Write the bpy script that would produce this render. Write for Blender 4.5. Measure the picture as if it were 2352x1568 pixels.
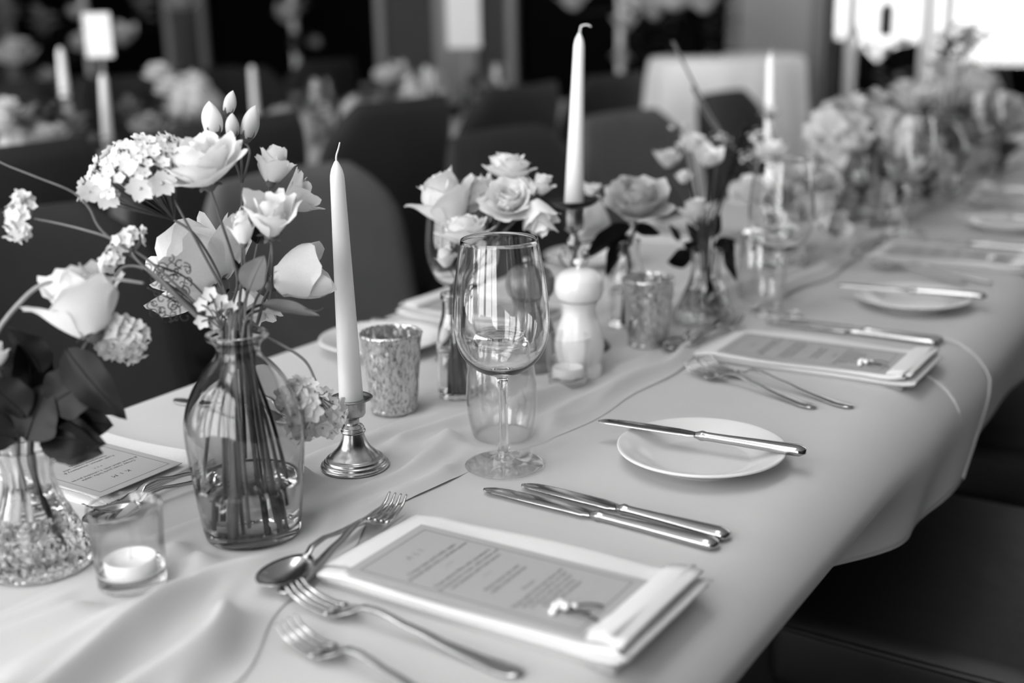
import bpy, bmesh, math, random
from mathutils import Vector, Matrix, Euler

# ------------------------------------------------------------------ camera, world, light, exposure
SC = bpy.context.scene
COL = SC.collection
for _o in list(bpy.data.objects):
    bpy.data.objects.remove(_o)
R = math.radians
T = 0.75                                   # height of the table top
CAM_Z = T + 0.43
F_PX, PITCH, YAW, ROLL = 2750.0, R(15.5), R(33.0), R(1.2)
_fh = Vector((-math.sin(YAW), math.cos(YAW), 0)); _rt = Vector((math.cos(YAW), math.sin(YAW), 0)); _Z = Vector((0, 0, 1))
FWD = math.cos(PITCH) * _fh - math.sin(PITCH) * _Z
_up = math.sin(PITCH) * _fh + math.cos(PITCH) * _Z
RGT = math.cos(ROLL) * _rt - math.sin(ROLL) * _up
UPV = math.cos(ROLL) * _up + math.sin(ROLL) * _rt
CAMP = Vector((0, 0, CAM_Z))
cam_d = bpy.data.cameras.new('camera'); cam = bpy.data.objects.new('camera', cam_d); COL.objects.link(cam)
cam_d.sensor_width = 36.0; cam_d.sensor_fit = 'HORIZONTAL'; cam_d.lens = F_PX / 2352 * 36
cam_d.clip_start = 0.02; cam_d.clip_end = 100
cam.matrix_world = Matrix(((RGT.x, UPV.x, -FWD.x, CAMP.x), (RGT.y, UPV.y, -FWD.y, CAMP.y), (RGT.z, UPV.z, -FWD.z, CAMP.z), (0, 0, 0, 1)))
cam_d.dof.use_dof = True; cam_d.dof.focus_distance = 1.13; cam_d.dof.aperture_fstop = 2.4; cam_d.dof.aperture_blades = 0
SC.camera = cam

world = bpy.data.worlds.new('overcast_sky'); SC.world = world; world.use_nodes = True
world.node_tree.nodes['Background'].inputs[0].default_value = (0.93, 0.93, 0.93, 1)
world.node_tree.nodes['Background'].inputs[1].default_value = 1.0
try:
    world.cycles.sampling_method = 'MANUAL'; world.cycles.sample_map_resolution = 64
except Exception:
    pass
SC.view_settings.view_transform = 'Standard'; SC.view_settings.look = 'None'
SC.view_settings.exposure = 3.1; SC.view_settings.gamma = 1.0; SC.view_settings.use_curve_mapping = False
SC.cycles.max_bounces = 14; SC.cycles.transmission_bounces = 12; SC.cycles.transparent_max_bounces = 24
SC.cycles.diffuse_bounces = 4; SC.cycles.glossy_bounces = 5; SC.cycles.blur_glossy = 0.6
SC.cycles.sample_clamp_indirect = 6.0

def ray(px, py):
    return FWD + (px - 1176) / F_PX * RGT - (py - 784) / F_PX * UPV
def at(px, py, z=T):                       # point of the photo on a level plane
    d = ray(px, py); return CAMP + d * ((z - CAM_Z) / d.z)
def atd(px, py, dep):                      # point of the photo at a distance along the lens axis
    return CAMP + ray(px, py) * dep
def aty(px, py, y):
    d = ray(px, py); return CAMP + d * (y / d.y)
def atx(px, py, x):
    d = ray(px, py); return CAMP + d * (x / d.x)

ROOM = dict(x0=-8.0, x1=3.0, y0=-1.4, y1=5.5, h=3.1)
def portal(name, loc, rot, sx, sy):
    l = bpy.data.lights.new(name, 'AREA'); l.shape = 'RECTANGLE'; l.size = sx; l.size_y = sy
    l.cycles.is_portal = True
    o = bpy.data.objects.new(name, l); o.location = loc; o.rotation_euler = rot; COL.objects.link(o); return o
SKY = [(-1.15, -.50, -1.2, 1.2)]     # unseen roof openings added for soft overhead light: x0, x1, y0, y1
for s in SKY:
    portal('added_roof_portal', ((s[0]+s[1])/2, (s[2]+s[3])/2, ROOM['h']+.02), (0, 0, 0), s[1]-s[0], s[3]-s[2])
BACKWIN = [(-6.3, -5.1), (-4.9, -3.7), (-3.5, -2.3), (-2.1, -.9), (-.7, .5)]   # tall windows behind the photographer
for a, b in BACKWIN:
    portal('window_portal', ((a+b)/2, ROOM['y0']-.02, 1.6), (R(90), 0, 0), b-a, 2.6)
FARWIN = (-1.84, 2.6, .72, 2.6)
portal('far_window_portal', ((FARWIN[0]+FARWIN[1])/2, ROOM['y1']+.02, (FARWIN[2]+FARWIN[3])/2), (R(-90), 0, 0), FARWIN[1]-FARWIN[0], FARWIN[3]-FARWIN[2])

# ------------------------------------------------------------------ object helpers
def link(o): COL.objects.link(o); return o
def tag(o, label=None, cat=None, group=None, kind=None):
    if label: o['label'] = label
    if cat: o['category'] = cat
    if group: o['group'] = group
    if kind: o['kind'] = kind
    return o
def thing(name, label, cat, loc=(0, 0, 0), rz=0.0, group=None, rot=None):
    o = bpy.data.objects.new(name, None); o.empty_display_size = .02; o.location = loc
    o.rotation_euler = rot if rot else (0, 0, rz)
    return link(tag(o, label, cat, group))
def mk(name, vf, smooth=True):
    me = bpy.data.meshes.new(name); me.from_pydata([tuple(v) for v in vf[0]], [], vf[1]); me.update()
    if smooth: me.polygons.foreach_set('use_smooth', [True]*len(me.polygons))
    return me
def part(name, mesh, mat, parent=None, mtx=None, smooth=True, label=None):
    if isinstance(mesh, tuple): mesh = mk(name, mesh, smooth)
    if mat is not None and not mesh.materials:
        for m in (mat if isinstance(mat, (list, tuple)) else [mat]): mesh.materials.append(m)
    o = bpy.data.objects.new(name, mesh); link(o)
    if parent: o.parent = parent
    if mtx is not None: o.matrix_basis = mtx
    if label: o['label'] = label
    return o
def single(name, mesh, mat, label, cat, mtx=None, group=None, kind=None, smooth=True):
    return tag(part(name, mesh, mat, None, mtx, smooth), label, cat, group, kind)
def struct(name, mesh, mat, parent=None, smooth=False):
    o = part(name, mesh, mat, parent, None, smooth)
    if parent is None: o['kind'] = 'structure'
    return o
KIDS = {}
def copy_tree(o, parent=None):
    c = o.copy(); link(c); c.parent = parent
    for ch in [x for x in bpy.data.objects if x.parent == o]: copy_tree(ch, c)
    return c
def dup(o, loc, rz=None, label=None, group=None, scale=None):
    c = copy_tree(o); c.location = loc
    if rz is not None: c.rotation_euler = (0, 0, rz)
    if label: c['label'] = label
    if group: c['group'] = group
    if scale: c.scale = (scale, scale, scale)
    return c

# ------------------------------------------------------------------ mesh helpers: each returns (verts, faces)
def join(*vfs):
    V, F = [], []
    for v, f in vfs:
        n = len(V); V += [tuple(x) for x in v]; F += [tuple(i+n for i in q) for q in f]
    return V, F
def xf(vf, m): return [tuple(m @ Vector(v)) for v in vf[0]], vf[1]
def mv(vf, x, y, z): return [(v[0]+x, v[1]+y, v[2]+z) for v in vf[0]], vf[1]
def box(x0, x1, y0, y1, z0, z1):
    V = [(x0,y0,z0),(x1,y0,z0),(x1,y1,z0),(x0,y1,z0),(x0,y0,z1),(x1,y0,z1),(x1,y1,z1),(x0,y1,z1)]
    return V, [(0,3,2,1),(4,5,6,7),(0,1,5,4),(1,2,6,5),(2,3,7,6),(3,0,4,7)]
def rbox(sx, sy, sz, r=.01, seg=3):
    bm = bmesh.new(); bmesh.ops.create_cube(bm, size=1.0)
    for v in bm.verts: v.co = Vector((v.co.x*sx, v.co.y*sy, v.co.z*sz))
    bmesh.ops.bevel(bm, geom=bm.edges[:], offset=r, segments=seg, profile=.5, affect='EDGES')
    bm.verts.ensure_lookup_table(); bm.verts.index_update()
    out = ([tuple(v.co) for v in bm.verts], [tuple(v.index for v in f.verts) for f in bm.faces]); bm.free(); return out
def lathe(prof, seg=48, fn=None):
    V, F, rings = [], [], []
    for k, (r, z) in enumerate(prof):
        if r < 1e-7:
            V.append((0, 0, z)); rings.append([len(V)-1])
        else:
            ring = []
            for i in range(seg):
                a = 2*math.pi*i/seg; rr = r*(fn(a, z, k) if fn else 1.0)
                V.append((rr*math.cos(a), rr*math.sin(a), z)); ring.append(len(V)-1)
            rings.append(ring)
    for a, b in zip(rings, rings[1:]):
        if len(a) == 1 and len(b) == 1: continue
        for i in range(seg):
            j = (i+1) % seg
            if len(a) == 1: F.append((a[0], b[j], b[i]))
            elif len(b) == 1: F.append((a[i], a[j], b[0]))
            else: F.append((a[i], a[j], b[j], b[i]))
    return V, F
def smooth_prof(pts, n=4):                 # Catmull-Rom through profile points
    out = []
    P = [Vector((p[0], p[1], 0)) for p in pts]
    for i in range(len(P)-1):
        p0 = P[i-1] if i else P[0]; p1, p2 = P[i], P[i+1]; p3 = P[i+2] if i+2 < len(P) else P[-1]
        for k in range(n):
            t = k/n
            q = .5*((2*p1)+(p2-p0)*t+(2*p0-5*p1+4*p2-p3)*t*t+(3*p1-p0-3*p2+p3)*t**3)
            out.append((max(q.x, 0), q.y))
    out.append((pts[-1][0], pts[-1][1])); return out
def crom(pts, n=6):                        # smooth 3-D path
    P = [Vector(p) for p in pts]; out = []
    for i in range(len(P)-1):
        p0 = P[i-1] if i else P[0]; p1, p2 = P[i], P[i+1]; p3 = P[i+2] if i+2 < len(P) else P[-1]
        for k in range(n):
            t = k/n; out.append(.5*((2*p1)+(p2-p0)*t+(2*p0-5*p1+4*p2-p3)*t*t+(3*p1-p0-3*p2+p3)*t**3))
    out.append(P[-1].copy()); return out
def tube(path, rad, seg=8, cap=True):
    P = [Vector(p) for p in path]; n = len(P)
    rr = rad if isinstance(rad, (list, tuple)) else [rad]*n
    if len(rr) != n: rr = [rr[0]+(rr[-1]-rr[0])*i/(n-1) if len(rr) == 2 else rr[min(len(rr)-1, int(i*len(rr)/n))] for i in range(n)]
    V, F = [], []; nrm = None
    for i in range(n):
        t = (P[min(i+1, n-1)]-P[max(i-1, 0)])
        t = t.normalized() if t.length > 1e-9 else Vector((0, 0, 1))
        if nrm is None:
            nrm = t.orthogonal().normalized()
        else:
            nrm = (nrm - t*nrm.dot(t)); nrm = nrm.normalized() if nrm.length > 1e-6 else t.orthogonal().normalized()
        b = t.cross(nrm)
        for k in range(seg):
            a = 2*math.pi*k/seg; V.append(tuple(P[i]+(nrm*math.cos(a)+b*math.sin(a))*rr[i]))
    for i in range(n-1):
        for k in range(seg):
            k2 = (k+1) % seg; F.append((i*seg+k, i*seg+k2, (i+1)*seg+k2, (i+1)*seg+k))
    if cap:
        F.append(tuple(range(seg-1, -1, -1))); F.append(tuple((n-1)*seg+k for k in range(seg)))
    return V, F
def grid(nu, nv, fn):
    V = [tuple(fn(i/nu, j/nv)) for j in range(nv+1) for i in range(nu+1)]
    F = [(j*(nu+1)+i, j*(nu+1)+i+1, (j+1)*(nu+1)+i+1, (j+1)*(nu+1)+i) for j in range(nv) for i in range(nu)]
    return V, F
def ball(r, seg=10, rings=7, sz=1.0):
    return lathe([(r*math.sin(math.pi*k/rings), -r*sz*math.cos(math.pi*k/rings)) for k in range(rings+1)], seg)
def loft(secs, cap=True):                  # sections with the same vertex count
    n = len(secs[0]); V, F = [], []
    for s in secs: V += [tuple(p) for p in s]
    for i in range(len(secs)-1):
        for k in range(n):
            k2 = (k+1) % n; F.append((i*n+k, i*n+k2, (i+1)*n+k2, (i+1)*n+k))
    if cap: F.append(tuple(range(n-1, -1, -1))); F.append(tuple((len(secs)-1)*n+k for k in range(n)))
    return V, F
def slices(vf, cuts):                      # split an open lathe by face height
    out = [[] for _ in range(len(cuts)+1)]
    for f in vf[1]:
        z = sum(vf[0][i][2] for i in f)/len(f); k = sum(z > c for c in cuts); out[k].append(f)
    res = []
    for fs in out:
        used = sorted({i for f in fs for i in f}); m = {i: n for n, i in enumerate(used)}
        res.append(([vf[0][i] for i in used], [tuple(m[i] for i in f) for f in fs]))
    return res
def align(d, roll=0.0):                    # rotation taking +Z to d
    return Vector((0, 0, 1)).rotation_difference(Vector(d).normalized()).to_matrix().to_4x4() @ Matrix.Rotation(roll, 4, 'Z')
def toward_cam(P): return (CAMP - Vector(P)).normalized()

# ------------------------------------------------------------------ materials
MATS = {}
def g(v): return (v, v, v, 1)
def mat(name, val=.5, rough=.6, metal=0.0, bump=None, var=None, spec=.5, sss=0.0, coat=0.0, sheen=0.0, transl=0.0, coord='Object'):
    if name in MATS: return MATS[name]
    m = bpy.data.materials.new(name); m.use_nodes = True; nt = m.node_tree; b = nt.nodes['Principled BSDF']
    b.inputs['Base Color'].default_value = g(val); b.inputs['Roughness'].default_value = rough; b.inputs['Metallic'].default_value = metal
    b.inputs['Specular IOR Level'].default_value = spec
    if sss: b.inputs['Subsurface Weight'].default_value = sss; b.inputs['Subsurface Radius'].default_value = (.006, .006, .006); b.inputs['Subsurface Scale'].default_value = 1.0
    if coat: b.inputs['Coat Weight'].default_value = coat; b.inputs['Coat Roughness'].default_value = .05
    if sheen: b.inputs['Sheen Weight'].default_value = sheen
    tc = nt.nodes.new('ShaderNodeTexCoord')
    if var:                                # (scale, amount): fine colour grain of the material itself
        n = nt.nodes.new('ShaderNodeTexNoise'); n.inputs['Scale'].default_value = var[0]; n.inputs['Detail'].default_value = 4
        nt.links.new(tc.outputs[coord], n.inputs['Vector'])
        r = nt.nodes.new('ShaderNodeMapRange'); r.inputs['From Min'].default_value = .3; r.inputs['From Max'].default_value = .7
        r.inputs['To Min'].default_value = val*(1-var[1]); r.inputs['To Max'].default_value = min(1, val*(1+var[1]))
        nt.links.new(n.outputs['Fac'], r.inputs['Value']); nt.links.new(r.outputs['Result'], b.inputs['Base Color'])
    if bump:                               # (scale, strength, distance)
        n = nt.nodes.new('ShaderNodeTexNoise'); n.inputs['Scale'].default_value = bump[0]; n.inputs['Detail'].default_value = 3
        nt.links.new(tc.outputs[coord], n.inputs['Vector'])
        bp = nt.nodes.new('ShaderNodeBump'); bp.inputs['Strength'].default_value = bump[1]; bp.inputs['Distance'].default_value = bump[2]
        nt.links.new(n.outputs['Fac'], bp.inputs['Height']); nt.links.new(bp.outputs['Normal'], b.inputs['Normal'])
    if transl:
        t = nt.nodes.new('ShaderNodeBsdfTranslucent'); t.inputs['Color'].default_value = g(val)
        mx = nt.nodes.new('ShaderNodeMixShader'); mx.inputs[0].default_value = transl
        nt.links.new(b.outputs[0], mx.inputs[1]); nt.links.new(t.outputs[0], mx.inputs[2])
        nt.links.new(mx.outputs[0], nt.nodes['Material Output'].inputs['Surface'])
    MATS[name] = m; return m
def glass(name, val=1.0, ior=1.45, rough=0.0, bump=None):
    m = bpy.data.materials.new(name); m.use_nodes = True; nt = m.node_tree; nt.nodes.remove(nt.nodes['Principled BSDF'])
    gl = nt.nodes.new('ShaderNodeBsdfGlass'); gl.inputs['Color'].default_value = g(val); gl.inputs['IOR'].default_value = ior; gl.inputs['Roughness'].default_value = rough
    nt.links.new(gl.outputs[0], nt.nodes['Material Output'].inputs['Surface'])
    if bump:
        tc = nt.nodes.new('ShaderNodeTexCoord'); n = nt.nodes.new('ShaderNodeTexVoronoi' if bump[3:] else 'ShaderNodeTexNoise'); n.inputs['Scale'].default_value = bump[0]
        nt.links.new(tc.outputs['Object'], n.inputs['Vector']); bp = nt.nodes.new('ShaderNodeBump'); bp.inputs['Strength'].default_value = bump[1]; bp.inputs['Distance'].default_value = bump[2]
        nt.links.new(n.outputs[0], bp.inputs['Height']); nt.links.new(bp.outputs['Normal'], gl.inputs['Normal'])
    MATS[name] = m; return m
def thin_glass(name, val=.97, refl=1.0, bump=None, edge=None):    # a thin pane or wall: clear with Fresnel reflection, no offset
    m = bpy.data.materials.new(name); m.use_nodes = True; nt = m.node_tree; nt.nodes.remove(nt.nodes['Principled BSDF'])
    t = nt.nodes.new('ShaderNodeBsdfTransparent'); t.inputs['Color'].default_value = g(val)
    s = nt.nodes.new('ShaderNodeBsdfGlossy'); s.inputs['Roughness'].default_value = 0.01; s.inputs['Color'].default_value = g(1)
    f = nt.nodes.new('ShaderNodeLayerWeight'); f.inputs['Blend'].default_value = .5
    p5 = nt.nodes.new('ShaderNodeMath'); p5.operation = 'POWER'; p5.inputs[1].default_value = 5.0
    k = nt.nodes.new('ShaderNodeMath'); k.operation = 'MULTIPLY_ADD'; k.inputs[1].default_value = .96*refl; k.inputs[2].default_value = .04*refl; k.use_clamp = True
    if edge is not None:                   # longer path through the wall where it is seen edge-on
        p3 = nt.nodes.new('ShaderNodeMath'); p3.operation = 'POWER'; p3.inputs[1].default_value = 4.0; nt.links.new(f.outputs['Facing'], p3.inputs[0])
        cm = nt.nodes.new('ShaderNodeMix'); cm.data_type = 'RGBA'; cm.inputs[6].default_value = g(val); cm.inputs[7].default_value = g(edge)
        nt.links.new(p3.outputs[0], cm.inputs[0]); nt.links.new(cm.outputs[2], t.inputs['Color'])
    mx = nt.nodes.new('ShaderNodeMixShader')
    nt.links.new(f.outputs['Facing'], p5.inputs[0]); nt.links.new(p5.outputs[0], k.inputs[0]); nt.links.new(k.outputs[0], mx.inputs[0]); nt.links.new(t.outputs[0], mx.inputs[1]); nt.links.new(s.outputs[0], mx.inputs[2])
    nt.links.new(mx.outputs[0], nt.nodes['Material Output'].inputs['Surface'])
    if bump:
        tc = nt.nodes.new('ShaderNodeTexCoord'); n = nt.nodes.new('ShaderNodeTexNoise'); n.inputs['Scale'].default_value = bump[0]
        nt.links.new(tc.outputs['Object'], n.inputs['Vector']); bp = nt.nodes.new('ShaderNodeBump'); bp.inputs['Strength'].default_value = bump[1]; bp.inputs['Distance'].default_value = bump[2]
        nt.links.new(n.outputs[0], bp.inputs['Height'])
        for q in (s, f): nt.links.new(bp.outputs['Normal'], q.inputs['Normal'])
    MATS[name] = m; return m
M_cloth = mat('white_tablecloth_linen', .47, .9, bump=(900, .12, .0006), var=(6, .03), sheen=.1)
M_runner = mat('pale_chiffon', .56, .75, bump=(700, .08, .0004), transl=.12, sheen=.2)
M_napkin = mat('napkin_cotton', .62, .95, bump=(650, .5, .0012), sheen=.2)
M_card = mat('menu_card', .34, .55, bump=(400, .04, .0003))
M_ink = mat('dark_ink', .05, .6)
M_inkpale = mat('grey_ink', .16, .6)
M_white = mat('white_card', .74, .5)
M_steel = mat('polished_steel', .44, .17, 1.0, bump=(60, .03, .0006))
M_pewter = mat('aged_pewter', .42, .24, 1.0, var=(55, .35), bump=(120, .12, .0006))
M_blackmetal = mat('dark_patinated_metal', .06, .35, 1.0, var=(40, .4))
M_wax = mat('ivory_candle_wax', .86, .45, sss=.15)
M_wick = mat('cotton_wick', .8, .9)
M_porc = mat('white_porcelain', .62, .22, spec=.35)
M_lacquer = mat('white_lacquer', .86, .16, coat=.2, var=(8, .03))
M_greywood = mat('grey_stained_wood', .16, .3, var=(14, .25), coat=.3)
M_glass = glass('clear_glass', 1.0, 1.5)
M_glassthin = thin_glass('thin_clear_glass', .985, 1.0)
M_cup = thin_glass('thin_cup_glass', .965, 1.7, edge=.35)
M_pane = thin_glass('sky_dimming_pane', .46, .10)  # tint added to dim the sky seen through the far window
M_smoke = glass('smoky_grey_glass', .84, 1.5)
M_rib = glass('crackled_clear_glass', .98, 1.48, bump=(140, .9, .004, 1))
M_flute = glass('fluted_clear_glass', .98, 1.48)
M_water = glass('water', 1.0, 1.33)
M_tin = mat('tealight_tin', .6, .35, 1.0)
M_petal = mat('white_petal', .83, .6, bump=(60, .12, .001), transl=.3, var=(25, .04))
M_petalgrey = mat('dusky_petal', .55, .6, bump=(60, .12, .001), transl=.25, var=(25, .12))
M_petalpale = mat('pale_grey_petal', .66, .6, bump=(60, .12, .001), transl=.3, var=(25, .08))
M_floretc = mat('floret_centre', .42, .7)
M_stem = mat('green_grey_stem', .085, .55, var=(40, .3))
M_stemlt = mat('pale_stem', .20, .55, var=(40, .25))
M_stemdk = mat('dark_stem', .03, .5)
M_leafdk = mat('dark_glossy_leaf', .006, .42, spec=.22, bump=(45, .25, .002), transl=.08)
M_leaf = mat('grey_green_leaf', .12, .5, bump=(45, .25, .002), transl=.2, var=(18, .25))
M_chairL = mat('grey_chair_fabric', .10, .9, bump=(700, .3, .001), var=(9, .1))
M_chairD = mat('charcoal_chair_fabric', .018, .85, bump=(600, .3, .001), var=(9, .12))
M_seat = mat('black_leather_seat', .007, .55, bump=(14, .35, .006), var=(6, .2))
M_leg = mat('dark_chair_leg', .03, .4)
M_legpale = mat('pale_wood_leg', .30, .5, var=(20, .2))
M_wood = mat('table_wood', .12, .5, var=(8, .3))
M_floor = mat('dark_floor', .030, .4, var=(4, .2))
M_wall = mat('grey_wall', .045, .85, var=(2, .05))
M_walllt = mat('pale_wall_panel', .42, .85, var=(2, .04))
M_walldk = mat('dark_wall', .02, .8, var=(2, .15))
M_ceil = mat('white_ceiling', .75, .9)
M_frame = mat('painted_frame', .22, .5)
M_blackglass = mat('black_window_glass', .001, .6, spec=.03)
M_black = mat('black_upholstery', .008, .8, spec=.1)
# silvered mercury glass: flaking silver on bumpy glass
def mercury():
    m = bpy.data.materials.new('mercury_glass'); m.use_nodes = True; nt = m.node_tree; b = nt.nodes['Principled BSDF']
    tc = nt.nodes.new('ShaderNodeTexCoord'); mp = nt.nodes.new('ShaderNodeMapping'); mp.inputs['Scale'].default_value = (1, 1, .45)
    nt.links.new(tc.outputs['Object'], mp.inputs['Vector'])
    n = nt.nodes.new('ShaderNodeTexNoise'); n.inputs['Scale'].default_value = 290; n.inputs['Detail'].default_value = 6; n.inputs['Roughness'].default_value = .7
    nt.links.new(mp.outputs[0], n.inputs['Vector'])
    r = nt.nodes.new('ShaderNodeValToRGB'); r.color_ramp.elements[0].position = .36; r.color_ramp.elements[0].color = g(.16); r.color_ramp.elements[1].position = .52; r.color_ramp.elements[1].color = g(.66)
    nt.links.new(n.outputs['Fac'], r.inputs[0]); nt.links.new(r.outputs[0], b.inputs['Base Color'])
    b.inputs['Metallic'].default_value = .85; b.inputs['Roughness'].default_value = .28; b.inputs['Coat Weight'].default_value = .8; b.inputs['Coat Roughness'].default_value = .04
    v = nt.nodes.new('ShaderNodeTexNoise'); v.inputs['Scale'].default_value = 150; nt.links.new(mp.outputs[0], v.inputs['Vector'])
    bp = nt.nodes.new('ShaderNodeBump'); bp.inputs['Strength'].default_value = .8; bp.inputs['Distance'].default_value = .0035
    nt.links.new(v.outputs['Fac'], bp.inputs['Height']); nt.links.new(bp.outputs[0], b.inputs['Normal']); nt.links.new(bp.outputs[0], b.inputs['Coat Normal'])
    return m
M_mercury = mercury()
# ------------------------------------------------------------------ the room
X0, X1, Y0, Y1, HC = ROOM['x0'], ROOM['x1'], ROOM['y0'], ROOM['y1'], ROOM['h']
struct('floor', box(X0, X1, Y0, Y1, -.1, 0), M_floor)
def ceiling():
    xs = sorted({X0, X1} | {v for s in SKY for v in s[:2]}); b = []
    for a, c in zip(xs, xs[1:]):
        o = [s for s in SKY if s[0] <= a+.01 and s[1] >= c-.01]
        if o: b += [box(a, c, Y0, o[0][2], HC, HC+.15), box(a, c, o[0][3], Y1, HC, HC+.15)]
        else: b.append(box(a, c, Y0, Y1, HC, HC+.15))
    return join(*b)
struct('ceiling', ceiling(), M_ceil)
for k, s in enumerate(SKY):
    w = struct('window_%d' % (10+k), box(s[0], s[1], s[2], s[3], HC+.12, HC+.125), M_glassthin)  # glazing over the added roof opening
    for q in range(1, 4):
        y = s[2]+(s[3]-s[2])*q/4; struct('glazing_bar', box(s[0], s[1], y-.03, y+.03, HC+.02, HC+.12), M_frame, w)
struct('wall_left', box(X0-.15, X0, Y0, Y1, 0, HC), M_walldk)
struct('wall_right', box(X1, X1+.15, Y0, Y1, 0, HC), M_walldk)
def wall_with_openings(a, b, ops, y0, y1):
    out = []; x = a
    for (p, q, z0, z1) in ops:
        out.append(box(x, p, y0, y1, 0, HC))
        if z0 > 0: out.append(box(p, q, y0, y1, 0, z0))
        out.append(box(p, q, y0, y1, z1, HC)); x = q
    out.append(box(x, b, y0, y1, 0, HC)); return join(*out)
struct('wall_front', wall_with_openings(X0, X1, [(a, b, .3, 2.9) for a, b in BACKWIN], Y0-.15, Y0), M_wall)
for k, (a, b) in enumerate(BACKWIN):
    w = struct('window_%d' % (20+k), box(a, b, Y0-.09, Y0-.085, .3, 2.9), M_glassthin)
    struct('window_frame', join(box((a+b)/2-.025, (a+b)/2+.025, Y0-.1, Y0-.05, .3, 2.9), box(a, b, Y0-.1, Y0-.05, 1.75, 1.8)), M_frame, w)
M_mull = mat('backlit_glare_mullion', .8, .5)  # paler than the frame: glare on the backlit bars put into the colour
DARKWIN = (-3.487, -2.30, .69, 2.55)
DOORWAY = (-5.80, -4.42, 0, 2.5)
DARKLEFT = (-7.75, -6.15, 0, 2.5)
struct('wall_back', wall_with_openings(X0, X1, [DARKLEFT, DOORWAY, DARKWIN, FARWIN], Y1, Y1+.15), M_wall)
def framed(name, op, pane_mat, bars_x=(), bars_z=(), fw=.055, panes=True):
    a, b, z0, z1 = op
    fr = [box(a-fw, a, Y1-.04, Y1+.08, z0-fw, z1+fw), box(b, b+fw, Y1-.04, Y1+.08, z0-fw, z1+fw), box(a, b, Y1-.04, Y1+.08, z1, z1+fw)]
    if z0 > .1: fr.append(box(a-fw, b+fw, Y1-.09, Y1+.08, z0-fw, z0))
    w = struct(name, join(*fr), M_frame)
    xs = [a]+list(bars_x)+[b]
    for x in bars_x: struct('mullion', box(x-.016, x+.016, Y1+.02, Y1+.08, z0, z1), M_mull, w)
    for z in bars_z: struct('glazing_bar', box(a, b, Y1+.03, Y1+.07, z-.02, z+.02), M_frame, w)
    for p, q in zip(xs, xs[1:]): struct('pane', box(p, q, Y1+.045, Y1+.05, z0, z1), pane_mat, w)
    return w
framed('window_1', DARKWIN, M_blackglass, (-2.9,))
framed('window_2', FARWIN, M_pane, (-1.735, -1.405, -1.31, -.55, .4, 1.3))
framed('door_1', DOORWAY, M_blackglass, (-5.1,))
framed('door_2', DARKLEFT, M_blackglass, (-7.0,))
struct('trim_1', box(-4.0, -3.72, Y1-.06, Y1, .0, HC), M_frame)                       # pale pilaster beside the dark window
struct('trim_2', box(-5.92, -5.83, Y1-.05, Y1, .0, HC), M_walldk)
struct('trim_3', box(-2.24, -1.90, Y1-.03, Y1, .80, 2.55), M_walllt)
struct('baseboard_back', box(-4.4, -3.6, Y1-.03, Y1, 0, .14), M_frame)
struct('terrace_paving', box(-12, 14, Y1+.2, 30, -.12, -.02), mat('pale_terrace_stone', .72, .9, var=(2, .1)))['kind'] = 'structure'

# dark shrubs outside the bright window
def leafball(r, n, seed, lw=.05, flat=1.0, mat_=None):
    rnd = random.Random(seed); V, F = [], []
    core = ball(r*.86, 14, 9, flat); V += core[0]; F += core[1]
    for _ in range(n):
        a, z = rnd.uniform(0, 2*math.pi), rnd.uniform(-.8, 1); q = math.sqrt(max(0, 1-z*z))
        d = Vector((q*math.cos(a), q*math.sin(a), z*flat)); P = d*r*rnd.uniform(.82, 1.05)
        m = Matrix.Translation(P) @ align(d+Vector((rnd.uniform(-.7, .7), rnd.uniform(-.7, .7), rnd.uniform(-.5, .7)))) @ Matrix.Rotation(rnd.uniform(0, 6), 4, 'Z')
        k = len(V); V += [tuple(m @ Vector(p)) for p in ((0, -lw*.3, 0), (lw*.5, 0, lw*.1), (0, lw*1.1, lw*.35), (-lw*.5, 0, lw*.1))]; F.append((k, k+1, k+2, k+3))
    return V, F
M_shrub = mat('dark_evergreen', .002, .9, spec=0.0)
for px, py, yy, r, lab in [(1893, 222, 7.0, .42, 'black rounded shrub outside the bright window beside its left frame'), (2086, 175, 8.2, .27, 'small dark bushy shrub outside the bright window behind the candles')]:
    P = aty(px, py, yy); t = thing('garden_shrub', lab, 'shrub', (P.x, P.y, -.02), group='shrubs on the terrace')
    part('foliage', leafball(r, 260, int(px)), M_shrub, t, Matrix.Translation((0, 0, P.z-.0)))
    part('trunk', tube([(0, 0, 0), (.01, 0, P.z*.5), (0, 0, P.z)], [.03, .02]), M_stemdk, t)
P = aty(2330, 165, 7.0)
t = thing('clipped_hedge', 'low black clipped hedge outside the window at the right edge', 'hedge', (P.x+.35, P.y, -.02))
h = rbox(1.2, .4, .95, .06, 2)
part('foliage', mv(h, 0, 0, P.z+.05-.475), M_shrub, t); part('planter', box(-.62, .62, -.22, .22, 0, .12), M_blackglass, t)
P = aty(2036, 46, 5.62)
t = thing('wall_lantern', 'small black lantern hanging outside the bright window', 'lantern', (P.x, P.y, P.z-.06))
part('lantern_body', mv(rbox(.055, .055, .125, .008, 2), 0, 0, .05), M_blackmetal, t); part('lantern_cap', mv(lathe([(0, .0), (.034, 0), (.026, .012), (.006, .022), (0, .023)], 12), 0, 0, .1125), M_blackmetal, t)
part('hanging_rod', tube([(0, 0, .11), (0, 0, .9)], .004, 6), M_blackmetal, t)

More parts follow.
